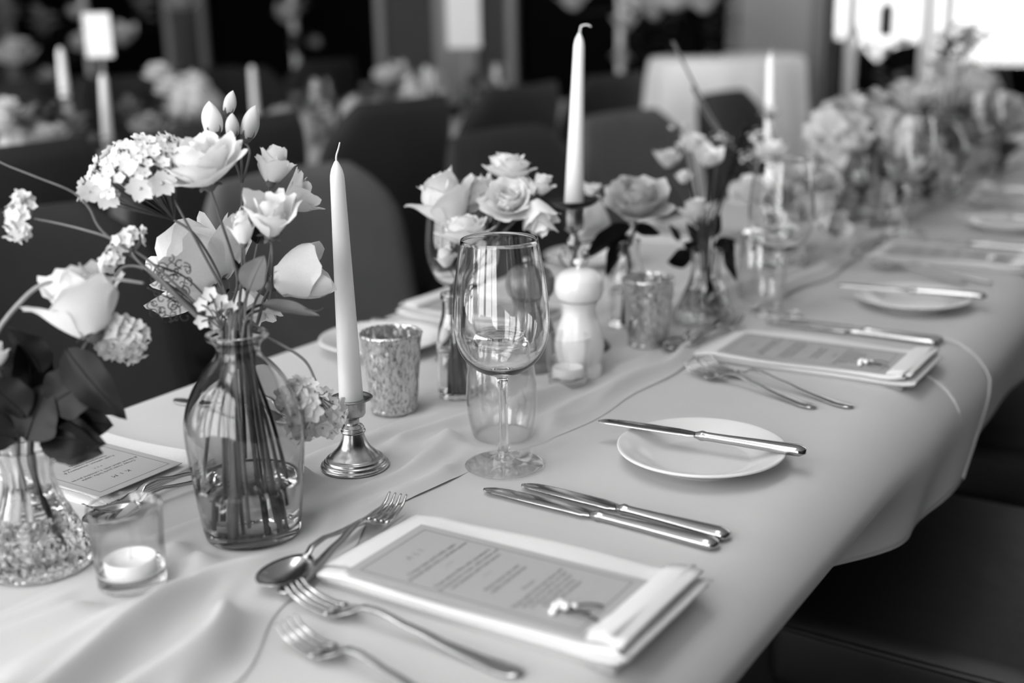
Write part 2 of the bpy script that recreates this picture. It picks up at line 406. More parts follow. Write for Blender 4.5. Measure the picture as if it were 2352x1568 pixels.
# ------------------------------------------------------------------ long dining table, cloths and runner
TX0, TX1 = -1.085, -.283                   # left and right edge of the cloth
def table(name, label, x0, x1, y0, y1, z):
    t = thing(name, label, 'table', ((x0+x1)/2, (y0+y1)/2, 0)); w, l = (x1-x0)/2, (y1-y0)/2
    part('table_top', box(-w, w, -l, l, z-.035, z), M_wood, t, smooth=False)
    for sx in (-1, 1):
        for yy in (-l+.12, -l*.33, l*.33, l-.12): part('leg', mv(rbox(.05, .05, z-.035, .006, 1), sx*(w-.2), yy, (z-.035)/2), M_wood, t)
    return t
def cloth_prof(x0, x1, z, dl, dr, rl, rr, n=8):
    P = [(x0, z-dl), (x0, z-dl*.75), (x0, z-dl*.5), (x0, z-dl*.25)]
    for k in range(n+1):
        a = math.pi-(math.pi/2)*k/n; P.append((x0+rl+rl*math.cos(a), z-rl+rl*math.sin(a)))
    m = 26
    for k in range(1, m): P.append((x0+rl+(x1-rr-x0-rl)*k/m, z))
    for k in range(n+1):
        a = math.pi/2-(math.pi/2)*k/n; P.append((x1-rr+rr*math.cos(a), z-rr+rr*math.sin(a)))
    for k in range(1, 9): P.append((x1, z-rr-(dr-rr)*k/8))
    return P
def cloth(name, label, x0, x1, y0, y1, z, dl, dr, rl, rr, ny, seed, amp=.008, flare=None, group=None, tuck=None):
    rnd = random.Random(seed); ph = [rnd.uniform(0, 6) for _ in range(4)]
    P = cloth_prof(x0, x1, z, dl, dr, rl, rr); V, F = [], []; n = len(P)
    for j in range(ny+1):
        y = y0+(y1-y0)*j/ny
        for (x, zz) in P:
            dpt = max(0, z-rr*.6-zz); s = 1 if x > (x0+x1)/2 else -1
            wv = (math.sin(y*7.1+ph[0])+.6*math.sin(y*13.7+ph[1])+.35*math.sin(y*23+ph[2]))*amp*min(1, dpt/.12)
            wz = .0006*math.sin(y*9+x*14+ph[3])*(1 if zz > z-.001 else 0)
            yy = y; xx = x+s*wv-s*dpt*.10
            if flare and s > 0:              # loose end of the cloth swings back under the table edge
                e = max(0, 1-(y1-y)/.5); e = e*e*(3-2*e); yy = y-dpt*flare*e; xx += dpt*.05*e
            if tuck and s > 0:               # chairs push the hanging cloth in under the edge
                q = max(0, min(1, (tuck[1]-y)/(tuck[1]-tuck[0]))); q = q*q*(3-2*q); xx -= dpt*1.3*q
            V.append((xx, yy, zz+wz))
    for j in range(ny):
        for i in range(n-1): F.append((j*n+i, j*n+i+1, (j+1)*n+i+1, (j+1)*n+i))
    F = [tuple(reversed(f)) for f in F]
    t = thing(name, label, 'tablecloth', ((x0+x1)/2, (y0+y1)/2, 0), group=group); off = Vector(t.location)
    c = part('cloth', ([tuple(Vector(v)-off) for v in V], F), M_cloth, t)
    so = c.modifiers.new('thickness', 'SOLIDIFY'); so.thickness = .0012; so.offset = -1
    for nm, j in (('end_hem', ny), ('end_hem', 0)):
        pth = [Vector(V[j*n+i])+Vector((0, -.002 if j else .002, .0008))-off for i in range(n)]; part(nm, tube(pth, .0034, 8), M_cloth, t)
    part('side_hem', tube([Vector(V[j*n+n-1])-off for j in range(ny+1)], .0016, 6), M_cloth, t)
    return t
table('dining_table', 'long banquet table under white cloths, nearest the camera', -1.07, -.368, -.7, 4.3, T-.006)
cloth('tablecloth', 'white linen cloth on the near half of the front table', TX0, TX1, -.75, 1.585, T, .30, .140, .012, .076, 130, 1, flare=1.35, tuck=(.98, 1.32), group='white cloths on the front table')
cloth('tablecloth', 'white linen cloth on the far half of the front table, tucked under the near one', TX0+.003, TX1-.004, 1.42, 4.35, T-.0025, .30, .125, .012, .064, 150, 2, flare=.1, group='white cloths on the front table')
T2 = T-.0025
FLAT = []                                   # (x, y, r): places where things stand on the runner
def flat(x, y, r): FLAT.append((x, y, r))
def interp(tab, y):
    if y <= tab[0][0]: return tab[0][1]
    for (a, p), (b, q) in zip(tab, tab[1:]):
        if y <= b:
            t = (y-a)/(b-a); t = t*t*(3-2*t); return p+(q-p)*t
    return tab[-1][1]
NEAR_E = [(-.4, -.50), (.30, -.50), (.49, -.545), (.61, -.594), (.68, -.610), (.75, -.632), (.90, -.628), (.99, -.600), (1.13, -.592), (1.27, -.592), (1.45, -.60), (1.6, -.625), (1.9, -.60), (2.4, -.63), (3, -.60), (4.3, -.62)]
FAR_E = [(-.4, -.80), (.3, -.785), (.49, -.775), (.65, -.772), (.81, -.785), (.98, -.782), (1.1, -.768), (1.4, -.80), (1.9, -.78), (2.6, -.80), (3.4, -.77), (4.3, -.79)]
RIDGE = [  # (fraction across from near edge, amplitude, width, wander amplitude, wander wavelength, phase)
    (.085, .0150, .012, .020, .9, .2), (.22, .0125, .014, .05, .7, 1.0), (.36, .0150, .013, .07, .55, 2.1), (.50, .0085, .017, .07, .8, 3.0),
    (.63, .0130, .012, .06, .5, 4.2), (.78, .0085, .013, .05, .65, 5.0), (.93, .007, .011, .03, .8, .9)]
def runner_z(u, x, y, e0, e1):
    w = e0-e1; z = .0022
    for k, (f, a, wd, wa, wl, ph) in enumerate(RIDGE):
        c = f+wa*math.sin(2*math.pi*y/wl+ph)+.03*math.sin(2*math.pi*y/.23+ph*3)
        am = a*(.62+.38*math.sin(2*math.pi*y/(.41+.13*k)+ph*2))
        if y < .75: am *= (1-.55*min(1, (.75-y)/.12)) if k == 0 else 1+.9*min(1, (.75-y)/.2)
        z += am*math.exp(-((u-c)*w/wd)**2)
    z = .0015+(z-.0015)*(.22+.78*min(1, u/.10)*min(1, (1-u)/.08))      # the free edges lie close to the table
    for (fx, fy, fr) in FLAT:
        d = math.hypot(x-fx, y-fy)
        if d < fr+.03: s = max(0, min(1, (d-fr)/.03)); z = .0015+(z-.0015)*s*s*(3-2*s)
    return z
def build_runner():
    ny, nu = 560, 84; y0, y1 = -.3, 4.25
    off = Vector((-.69, 2.0, T)); V = []
    for j in range(ny+1):
        y = y0+(y1-y0)*(j/ny)**1.35; e0, e1 = interp(NEAR_E, y), interp(FAR_E, y)
        e0 += .004*math.sin(y*31); e1 += .006*math.sin(y*27+1)
        for i in range(nu+1):
            u = i/nu; x = e0+(e1-e0)*u
            V.append((x-off.x, y-off.y, runner_z(u, x, y, e0, e1)+.0004))
    F = [(j*(nu+1)+i, (j+1)*(nu+1)+i, (j+1)*(nu+1)+i+1, j*(nu+1)+i+1) for j in range(ny) for i in range(nu)]
    F = [tuple(reversed(f)) for f in F]
    o = single('table_runner', (V, F), M_runner, 'crumpled pale chiffon runner along the middle of the front table', 'runner', Matrix.Translation(off))
    return o
def ZT(y): return T if y < 1.585 else T2
# ------------------------------------------------------------------ cutlery
def ell_sec(x, z, w, h, n=10, yc=0.0, flat=0.0):
    return [(x, yc+w*math.cos(2*math.pi*k/n), z+h*math.sin(2*math.pi*k/n)) for k in range(n)]
def samp(tab, s): return interp(tab, s)
def fork_meshes(L):
    # lies along +X: tines at x=0, handle end at x=L
    zt = [(0, .0165), (.05, .0105), (.10, .0065), (.16, .0052), (.23, .0062), (.29, .0105), (.34, .0155), (.40, .0165), (.55, .012), (.75, .0065), (.9, .0045), (1, .0050)]
    wt = [(.20, .0115), (.235, .0118), (.275, .0095), (.305, .0055), (.34, .0036), (.42, .0031), (.6, .0040), (.8, .0062), (.93, .0085), (.97, .0078), (.99, .0055), (1.0, .0015)]
    tt = [(.2, .0011), (.3, .0016), (.36, .0022), (.6, .0016), (1, .0013)]
    sec = [ell_sec(L*s, samp(zt, s), samp(wt, s), samp(tt, s), 12) for s in [.2, .225, .25, .27, .29, .305, .32, .34, .37, .41, .46, .52, .6, .68, .76, .84, .9, .94, .965, .983, .993, 1.0]]
    # keep the palm dished
    handle = loft(sec)
    tines = []
    for k in range(4):
        yc = (-1.5+k)*.0060
        ss = [0, .012, .04, .08, .12, .16, .19, .215]
        tines.append(loft([ell_sec(L*s, samp(zt, s)+abs(k-1.5)*.0003, .0006+.0013*min(1, (s+.01)/.06) if s < .18 else .0026, .0007+.0005*min(1, s/.1), 8, yc*(1-.06*(1-s/.2))) for s in ss]))
    return handle, join(*tines)
def knife_meshes(L, blade=.5):
    # blade tip at x=0; handle end at x=L; lies on its side
    bt = [(0, .0010), (.01, .0042), (.03, .0066), (.08, .0086), (.2, .0096), (.38, .0094), (.46, .0085), (.485, .0060), (.5, .0042)]
    sec = []
    for s in [0, .006, .015, .03, .06, .1, .16, .24, .32, .40, .45, .475, .49, .5]:
        w = samp(bt, s); x = L*s; yo = .0015*(1 if s < .45 else .3)-.0035*max(0, (.12-s)/.12)**2; zz = .0058+.002*(1-s/.5)*0
        sec.append([(x, yo-w, zz), (x, yo-w*.4, zz-.0006), (x, yo+w*.8, zz-.0009), (x, yo+w, zz), (x, yo+w*.8, zz+.0009), (x, yo-w*.4, zz+.0006)])
    b = loft(sec)
    ht = [(.485, .0040), (.505, .0052), (.52, .0060), (.535, .0048), (.56, .0048), (.7, .0058), (.85, .0078), (.95, .0090), (.98, .0086), (.995, .0066), (1.0, .0025)]
    hz = [(.485, .0030), (.52, .0052), (.535, .0044), (.6, .0044), (.8, .0050), (.97, .0054), (1, .003)]
    h = loft([ell_sec(L*s, .0058, samp(ht, s), samp(hz, s), 12) for s in [.485, .495, .505, .515, .525, .535, .55, .58, .64, .7, .78, .86, .92, .955, .975, .988, .996, 1.0]])
    return b, h
def spoon_meshes(L):
    zt = [(.30, .0105), (.34, .0150), (.42, .0160), (.6, .0105), (.8, .0060), (1, .0045)]
    wt = [(.28, .0035), (.34, .0030), (.42, .0028), (.6, .0038), (.8, .0062), (.93, .0085), (.98, .0070), (1.0, .0015)]
    h = loft([ell_sec(L*s, samp(zt, s), samp(wt, s), .0016, 10) for s in [.285, .31, .34, .38, .44, .52, .6, .7, .8, .88, .94, .97, .99, 1.0]])
    lb, wb = L*.155, .0185
    def bf(u, v):
        a = 2*math.pi*u; q = v
        x = lb+lb*1.02*q*math.cos(a); y = wb*q*math.sin(a)*(1+.12*math.cos(a)*-1)
        return (x, y, .0022+.0085*q*q+.0015*(x/L))
    top = grid(28, 8, bf)
    bot = ([(v[0], v[1], v[2]-.0011) for v in top[0]], [tuple(reversed(f)) for f in top[1]])
    n = 29; ring = [(8*n+i) for i in range(n)]; m = len(top[0])
    rim = ([], [(ring[i], ring[i+1], ring[i+1]+m, ring[i]+m) for i in range(n-1)])
    V = top[0]+bot[0]; F = top[1]+[tuple(i+m for i in f) for f in bot[1]]+rim[1]
    return h, (V, F)
MESH = {}
def cut_mesh(kind, L):
    key = (kind, round(L, 3))
    if key not in MESH:
        a, b = {'fork': fork_meshes, 'knife': knife_meshes, 'spoon': spoon_meshes}[kind](L)
        nm = {'fork': ('handle', 'tines'), 'knife': ('blade', 'handle'), 'spoon': ('handle', 'bowl')}[kind]
        MESH[key] = [(nm[0], mk(nm[0], a)), (nm[1], mk(nm[1], b))]
        for _, me in MESH[key]: me.materials.append(M_steel)
    return MESH[key]
def cutlery(kind, name, label, p0, p1, L, z=None, group=None, tilt=0.0, roll=0.0):
    """p0 = tip (tines, blade, bowl) and p1 = a point further along the handle, both (x, y)"""
    a = math.atan2(p1[1]-p0[1], p1[0]-p0[0]); z = ZT(p0[1]) if z is None else z
    t = thing(name, label, {'fork': 'fork', 'knife': 'knife', 'spoon': 'spoon'}[kind], (p0[0], p0[1], z), group=group, rot=Euler((roll, tilt, a), 'XYZ'))
    for nm, me in cut_mesh(kind, L): part(nm, me, None, t)
    return t

# ------------------------------------------------------------------ place settings
def strip_profile(w, n, th, gap):
    """a napkin folded flat n times: centre line of the folded strip in (y, z)"""
    P = []; y0, y1 = -w/2, w/2; pitch = th+gap
    for k in range(n):
        z = th/2+k*pitch; fwd = (k % 2 == 0)
        ins = .004*(k % 3)
        a, b = (y0+ins, y1-ins) if fwd else (y1-ins, y0+ins)
        m = 9
        for i in range(m+1): P.append((a+(b-a)*i/m, z))
        if k < n-1:
            r = pitch/2; s = 1 if fwd else -1
            for i in range(1, 5):
                an = -math.pi/2+math.pi*i/5; P.append((b+s*r*math.cos(an)*1.3, z+r+r*math.sin(an)))
    return P
def napkin(label, cx, cy, lx, wy, z, flip=1, seed=0, group=None, layers=5, th=.0022, gap=.0010):
    rnd = random.Random(seed); t = thing('napkin', label, 'napkin', (cx, cy, z), 0 if flip > 0 else math.pi, group=group)
    P = strip_profile(wy, layers, th, gap); nx = 26; Vt = []; n = len(P); hmax = layers*(th+gap)
    nr = []
    for i in range(n):
        a, b = P[max(0, i-1)], P[min(n-1, i+1)]; d = Vector((b[0]-a[0], b[1]-a[1])); d = d.normalized() if d.length else Vector((1, 0)); nr.append((-d.y, d.x))
    V, F = [], []
    for j in range(nx+1):
        s = j/nx; x = -lx/2+lx*s; e = max(0, (s-.86)/.14); e2 = max(0, (.1-s)/.1)
        for side in (1, -1):
            for i, (y, zz) in enumerate(P):
                k = zz/hmax
                yy = y*(1+.10*e*k)+.004*math.sin(x*22+seed)*k; lift = .010*e*e*k+.0015*k*math.sin(x*30+y*25+seed)-.0015*e2*k
                xo = -.0016*math.sin(k*9+seed)*e*4+.004*(1-abs(2*k-1))*e
                V.append((x+xo, yy+nr[i][0]*th/2*side, max(.0003, zz*(1-.25*e2)+lift+nr[i][1]*th/2*side)))
    st = 2*n
    for j in range(nx):
        for i in range(n-1):
            a = j*st+i; F.append((a, a+1, a+st+1, a+st)); b = a+n; F.append((b+1, b, b+st, b+st+1))
    for j in (0, nx):
        for i in range(n-1):
            a = j*st+i; q = (a, a+n, a+n+1, a+1); F.append(q if j == 0 else tuple(reversed(q)))
    part('folded_cloth', (V, F), M_napkin, t)
    # turned-back top fold that the guest's end shows
    top = layers*(th+gap)
    fold = grid(14, 10, lambda u, v: (lx/2-.024+.027*u, (-wy/2+wy*v)*(1+.03*u), top+.0004+.0048*math.sin(math.pi*min(1, u*.8+.05))*(.6+.4*math.sin(math.pi*v))))
    o = part('turned_fold', fold, M_napkin, t); so = o.modifiers.new('thickness', 'SOLIDIFY'); so.thickness = .0022; so.offset = 1
    return t, z+top
MENU_TEXT = [('h', 'K I M'), ('b', 'Crispy roast pork belly, apple\n& fennel salad with a calvados puree'), ('s', '* * *'),
             ('b', 'Fresh salmon, strawberry &\nmascarpone cream, wild\nnew potatoes'), ('s', '* * *'), ('b', 'Lemon tart, vanilla\ncream & raspberry')]
MENU_TEXT_LONG = [('h', 'A L I'), ('b', 'Crispy roast pork belly, apple\n& fennel salad with a calvados puree'), ('s', '* * *'),
             ('b', 'Fresh salmon fillet with strawberry\n& mascarpone cream, wild rocket and\nnew potatoes with fresh lemon'), ('s', '* * *'), ('b', 'Warm lemon tart with\nvanilla cream & berries'),
             ('g', ''), ('p', 'Allergies'), ('l', 'Please speak to the team about your\nallergies and we will do our best\nto help you with every course\nof the meal this evening\nThank you for joining us')]
def text_obj(parent, body, size, x, z, m, mat_, space=1.0):
    c = bpy.data.curves.new('printed_text', 'FONT'); c.body = body; c.size = size; c.align_x = 'CENTER'; c.align_y = 'TOP'; c.space_line = 1.15; c.space_character = space
    c.resolution_u = 2
    tmp = link(bpy.data.objects.new('tmp_text', c)); dg = bpy.context.evaluated_depsgraph_get()
    me = bpy.data.meshes.new_from_object(tmp.evaluated_get(dg)); bpy.data.objects.remove(tmp); bpy.data.curves.remove(c)
    me.materials.clear(); me.materials.append(mat_); o = bpy.data.objects.new('printed_text', me); link(o); o.parent = parent
    # reading direction is local +Y, head of the page is local -X
    o.matrix_basis = Matrix.Translation((x, 0, z)) @ Matrix(((0, -1, 0, 0), (1, 0, 0, 0), (0, 0, 1, 0), (0, 0, 0, 1)))
    return o
def menu(label, cx, cy, z, rz, rows, L=.21, W=.1, group=None, head_mat=None):
    t = thing('menu_card', label, 'menu', (cx, cy, z), rz, group=group)
    part('card', mv(rbox(L, W, .0009, .0003, 1), 0, 0, .0007), M_card, t, smooth=False)
    a, b, q = L/2-.009, W/2-.008, .00045; zt = .0012
    fr = [box(-a, a, -b, -b+q*1.6, zt, zt+.0001), box(-a, a, b-q*1.6, b, zt, zt+.0001), box(-a, -a+q*1.6, -b, b, zt, zt+.0001), box(a-q*1.6, a, -b, b, zt, zt+.0001)]
    part('printed_border', join(*fr), M_inkpale, t, smooth=False)
    x = -L/2+.026
    for k, body in rows:
        if k == 'g': x += .006; continue
        sz = {'h': .0078, 's': .0055, 'b': .0052, 'p': .0050, 'l': .0048}[k]
        text_obj(t, body, sz, x, zt+.0001, t, head_mat if (k in 'hsp' and head_mat) else M_ink, 1.25 if k == 'h' else 1.0)
        x += sz*1.15*(body.count('\n')+1)+{'h': .009, 's': .0055, 'b': .0052, 'p': .003, 'l': .004}[k]
    return t
def pearl_sprig(label, x, y, z, rz, group):
    t = thing('pearl_sprig', label, 'favour', (x, y, z), rz, group=group)
    for (a, b, c) in [(0, 0, .0034), (.0062, .0018, .0032), (.002, .0066, .0030), (-.0012, -.0062, .0028), (.0125, .004, .0026)]:
        part('pearl', mv(ball(c, 12, 8), a, b, c), mat('pearl', .9, .08, coat=1.0, spec=.8), t)
    for s in (-1, 1):
        part('ribbon_tail', mv(grid(10, 2, lambda u, v: (.006+.026*u, s*(.001+.010*u)+(v-.5)*.0035, .0012+.0030*math.sin(3.1*u))), 0, 0, 0), M_stemdk, t)
    part('wire', tube(crom([(0, 0, .002), (.01, .001, .004), (.016, -.004, .003), (.024, 0, .001)]), .0007, 6), M_blackmetal, t)
    return t

G_N, G_M, G_S = 'napkins on the front table', 'menus on the napkins', 'pearl sprigs on the menus'
# right-hand side of the table (nearest guest first)
for k, (nl, ml, sl) in enumerate([
        ('white folded napkin closest to the camera, under the large menu', 'grey menu card lying nearest the camera, lines of small print', 'pearl sprig on the menu nearest the camera'),
        ('white folded napkin under the second menu on the right', 'blurred grey menu card, second along the right side', 'bright pearl sprig on the second menu along the right'),
        ('out of focus napkin, third along the right side of the table', 'out of focus menu card, third along the right side', 'blurred pearl sprig on the third menu along the right'),
        ('faint napkin farthest along the right side of the table', 'faint menu card farthest along the right side', 'faint pearl sprig on the farthest menu')]):
    cy = .695+.705*k; z = ZT(cy)
    _, zt = napkin(nl, -.462, cy, .262, .128, z, 1, k, G_N, layers=5 if k else 6)
    menu(ml, -.461, cy-.016, zt-.0004, R(1.0), MENU_TEXT_LONG, .208, .1, G_M, M_inkpale)
    pearl_sprig(sl, -.393, cy-.040, zt+.001, R(20), G_S)
# left-hand side
_, zt = napkin('white textured napkin under the upside-down menu at lower left', -.966, .702, .215, .125, T, -1, 7, G_N, layers=4)
menu('grey menu headed KIM, upside down at the lower left', -.962, .688, zt-.0004, math.pi, MENU_TEXT, .200, .098, G_M)
_, zt = napkin('white napkin at the left edge of the table behind the small bottle', -.955, 1.405, .215, .125, T, -1, 8, G_N, layers=4)
menu('blurred menu card on the left side behind the small bottle', -.955, 1.40, zt-.0004, math.pi, MENU_TEXT, .200, .098, G_M)
_, zt = napkin('far blurred napkin along the left edge behind the tall candle', -.955, 2.105, .215, .125, T2, -1, 9, G_N, layers=4)
menu('far blurred menu on the left side behind the tall candle', -.955, 2.10, zt-.0004, math.pi, MENU_TEXT, .200, .098, G_M)

G_K, G_F, G_SP = 'knives on the front table', 'forks on the front table', 'spoons on the front table'
cutlery('knife', 'table_knife', 'longer polished table knife of the in-focus pair beside the bread plate', (-.582, .845), (-.351, .841), .232, group=G_K)
cutlery('knife', 'table_knife', 'shorter polished knife of the in-focus pair, nearer the bread plate', (-.557, .871), (-.35, .862), .208, group=G_K)
cutlery('knife', 'butter_knife', 'polished butter knife resting across the sharp white bread plate', (-.556, 1.016), (-.345, 1.034), .212, z=T+.0185, group=G_K)
fA = at(672, 1338, T+.016); fB = at(655, 1425, T+.016)
cutlery('fork', 'table_fork', 'larger blurred fork right beside the nearest napkin', (fA.x, fA.y), (-.39, .594), .208, group=G_F)
cutlery('fork', 'table_fork', 'smaller blurred fork at the bottom edge of the picture', (fB.x, fB.y), (-.43, .538), .188, group=G_F)
d0 = at(915, 1135, T+.020); d1 = at(716, 1308, T+.010)
cutlery('fork', 'dessert_fork', 'sharp dessert fork on the runner, tines pointing away', (d0.x, d0.y), (d1.x, d1.y), .178, z=T+.004, group=G_F)
s0 = at(606, 1352, T+.010); s1 = at(853, 1190, T+.008)
for q in range(7): flat(s0.x+(s1.x-s0.x)*q/6*.95, s0.y+(s1.y-s0.y)*q/6*.95, .020 if q < 2 else .012)
for q in range(4): flat(d0.x+(d1.x-d0.x)*q/3, d0.y+(d1.y-d0.y)*q/3, .012)
cutlery('spoon', 'dessert_spoon', 'dessert spoon half covered by the runner beside the dessert fork', (s0.x, s0.y), (s1.x, s1.y), .182, z=T+.003, group=G_SP)
for k in (1, 2, 3):
    y = .705*k; o = ['', 'second', 'third', 'fourth'][k]; z = ZT(.845+y)
    cutlery('knife', 'table_knife', 'long blurred knife of the %s pair along the right side' % o, (-.578, .835+y), (-.345, .838+y), .232, z, G_K)
    cutlery('knife', 'table_knife', 'short blurred knife of the %s pair along the right side' % o, (-.553, .858+y), (-.345, .852+y), .208, z, G_K)
    cutlery('fork', 'table_fork', 'larger blurred fork beside the %s napkin on the right' % o, (-.568, .60+y), (-.345, .528+y+.0), .215, ZT(.56+y), G_F)
    cutlery('fork', 'table_fork', 'smaller blurred fork outside the %s napkin on the right' % o, (-.578, .575+y), (-.38, .507+y), .190, ZT(.55+y), G_F)
    cutlery('fork', 'dessert_fork', 'blurred dessert fork at the head of the %s napkin on the right' % o, (-.605, .80+y), (-.618, .62+y), .178, ZT(.8+y)+.004, G_F)
    cutlery('spoon', 'dessert_spoon', 'blurred dessert spoon at the head of the %s napkin on the right' % o, (-.628, .625+y), (-.635, .8+y), .182, ZT(.8+y)+.003, G_SP)
    if k < 3:
        cutlery('knife', 'butter_knife', 'blurred butter knife across the %s bread plate' % o, (-.545, 1.735+.705*(k-1)), (-.345, 1.765+.705*(k-1)), .212, T2+.0185, G_K)
# left side cutlery
cutlery('fork', 'table_fork', 'fork at the left edge of the table with its handle showing beside the grey bottle', (-.835, .905), (-1.045, .889), .208, group=G_F)
cutlery('fork', 'table_fork', 'fork at the left table edge hidden by the grey bottle', (-.85, .93), (-1.04, .925), .188, group=G_F)
cutlery('spoon', 'dessert_spoon', 'dessert spoon beside the KIM menu, seen over the tealight glass', (-.833, .60), (-.815, .78), .182, group=G_SP)
cutlery('fork', 'dessert_fork', 'dessert fork lying against the KIM napkin by the grey bottle', (-.848, .615), (-.838, .78), .178, group=G_F)
cutlery('knife', 'table_knife', 'knife on the left side near the mercury glass votive', (-.845, 1.262), (-1.03, 1.258), .232, group=G_K)
cutlery('knife', 'table_knife', 'second knife on the left side near the mercury glass votive', (-.865, 1.288), (-1.03, 1.284), .208, group=G_K)

# bread plates
PLATE = smooth_prof([(0, .0035), (.030, .0036), (.043, .0005), (.0455, 0), (.047, .0008), (.052, .005), (.066, .0120), (.077, .0163), (.0808, .0172), (.0818, .0187), (.0808, .0200), (.0770, .0196), (.066, .0155), (.055, .0098), (.048, .0070), (.040, .0062), (0, .0060)], 3)
PM = mk('plate', lathe(PLATE, 72)); PM.materials.append(M_porc)
plates = [(-.442, 1.014, T, 'white bread plate in sharp focus under a butter knife'), (-.433, 1.745, T2, 'blurred white bread plate second along the right side'), (-.436, 2.45, T2, 'blurred white bread plate third along the right side'),
          (at(888, 800, T).x, at(888, 800, T).y-.01, T, 'white bread plate at the left table edge behind the candle'), (-1.0, 1.80, T2, 'white bread plate far along the left table edge')]
for x, y, z, lab in plates: single('bread_plate', PM, None, lab, 'plate', Matrix.Translation((x, y, z)), 'bread plates')
# ------------------------------------------------------------------ glassware
WO = [(0, .0006), (.025, .0004), (.0370, 0), (.0385, .0006), (.0380, .0014), (.030, .0024), (.018, .0042), (.0105, .0072), (.0072, .0120), (.0055, .020), (.0045, .034), (.0042, .052), (.0042, .072), (.0046, .083), (.0062, .0890), (.0105, .0918)]
WB = [(.0105, .0918), (.019, .0952), (.0275, .1003), (.0353, .1080), (.0410, .1185), (.0443, .1310), (.0455, .1440), (.0450, .1580), (.0432, .1760), (.0400, .2000), (.0360, .2225)]
WI = [(.0353, .2225), (.0393, .2000), (.0425, .1760), (.0443, .1580), (.0448, .1440), (.0436, .1312), (.0402, .1192), (.0343, .1092), (.0262, .1020), (.0160, .0978), (.0070, .0962), (0, .0960)]
def wine_mesh():
    low = lathe(smooth_prof(WO, 3), 56)
    bowl = lathe(smooth_prof(WB, 4)+[(.0359, .2229), (.0354, .2229)]+smooth_prof(WI, 4), 72)
    foot, stem = slices(low, [.0075])
    return [('foot', mk('foot', foot)), ('stem', mk('stem', stem)), ('bowl', mk('bowl', bowl))]
WM = wine_mesh()
for nm, me in WM: me.materials.append(M_cup if nm == 'foot' else M_glass)
G_W, G_T = 'wine glasses on the front table', 'upturned tumblers on the front table'
def wine(label, x, y, z=None, group=G_W):
    t = thing('wine_glass', label, 'wine glass', (x, y, ZT(y)+.0035 if z is None else z), group=group)
    for nm, me in WM: part(nm, me, None, t)
    return t
TUM_O = [(.0300, 0), (.0312, .0006), (.0340, .012), (.0362, .026), (.0368, .038), (.0360, .055), (.0335, .078), (.0295, .098), (.0262, .107), (.0240, .110), (.015, .1104), (0, .1100)]
TUM_I = [(0, .0990), (.0150, .0992), (.0235, .0965), (.0290, .088), (.0325, .072), (.0348, .054), (.0356, .038), (.0350, .026), (.0328, .012), (.0292, .0006), (.0296, 0)]
TMW, TMB = [mk(nm, sv) for nm, sv in zip(('tumbler_wall', 'tumbler_base'), slices(lathe(smooth_prof(TUM_O, 3)+smooth_prof(TUM_I, 3)+[(.0300, 0)], 64), [.0935]))]; TMW.materials.append(M_cup); TMB.materials.append(M_glass)
def tumbler(label, x, y, group=G_T):
    flat(x, y, .034)
    t = thing('stemless_tumbler', label, 'glass', (x, y, ZT(y)+.0034), group=group); part('wall', TMW, None, t); part('base', TMB, None, t); return t
wine('clear wine glass standing in sharp focus at the centre', -.602, .909); flat(-.602, .909, .036)
tumbler('clear upturned tumbler right behind the sharp wine glass', -.652, .982)
P = at(1062, 575, T+.144); wine('wine glass behind the white roses, only its left side showing', P.x, P.y)
wine('blurred wine glass second along the right, in front of the pale bouquet', -.585, 1.60)
tumbler('blurred upturned tumbler beside the second wine glass', -.640, 1.675)
wine('blurred wine glass third along the right side of the runner', -.60, 2.32)
tumbler('blurred upturned tumbler third along the runner', -.65, 2.40)
wine('sparkling far wine glass near the right edge of the picture', -.62, 3.02)
wine('far wine glass on the left side of the runner behind the hydrangea', -.83, 2.62)

# clear tealight holders
def holder_mesh(r0, r1, h, base, wall=.0022):
    o = [(0, .0006), (r0*.8, .0004), (r0*.97, .0004), (r0, .002), (r0*1.005, .008), ((r0+r1)/2, h*.5), (r1, h-.001), (r1-wall*.5, h)]
    i = [(r1-wall, h-.001), ((r0+r1)/2-wall, h*.5), (r0-wall, base+.004), (r0-wall*2.5, base), (0, base)]
    return lathe(smooth_prof(o, 3)+smooth_prof(i, 3), 56)
def tealight(t, r, z, h=.0125):
    part('tin_cup', mv(lathe([(0, 0), (r, 0), (r*1.01, .001), (r*1.01, h), (r*.975, h+.0004), (r*.97, h*.85), (0, h*.85)], 40), 0, 0, z), M_wax, t)
    part('wax', mv(lathe([(r*.96, h*.86), (r*.6, h*.83), (.004, h*.82), (0, h*.82)], 40), 0, 0, z), M_wax, t)
    part('wick', mv(tube([(0, 0, h*.8), (.0003, 0, h+.004), (.0012, .0005, h+.0085)], [.0008, .0006], 6), 0, 0, z), M_wick, t)
def candle_glass(label, x, y, r0, r1, h, base, tl):
    flat(x, y, r0+.004)
    t = thing('tealight_glass', label, 'tealight holder', (x, y, T+.0034))
    lo, hi = slices(holder_mesh(r0, r1, h, base), [base+.003]); part('glass_base', lo, M_glass, t); part('glass_wall', hi, M_cup, t)
    c = thing('tealight', 'white tealight candle inside the '+tl, 'candle', (x, y, T+.0036+base), group='tealights in clear glasses')
    tealight(c, min(.0195, r0-.005), 0)
candle_glass('clear glass tealight holder in the lower left foreground', -.719, .554, .0262, .0285, .0635, .0085, 'foreground holder at lower left')
candle_glass('small clear tealight glass in front of the white pepper mill', -.681, 1.168, .0232, .0268, .0560, .0070, 'small glass before the white mill')

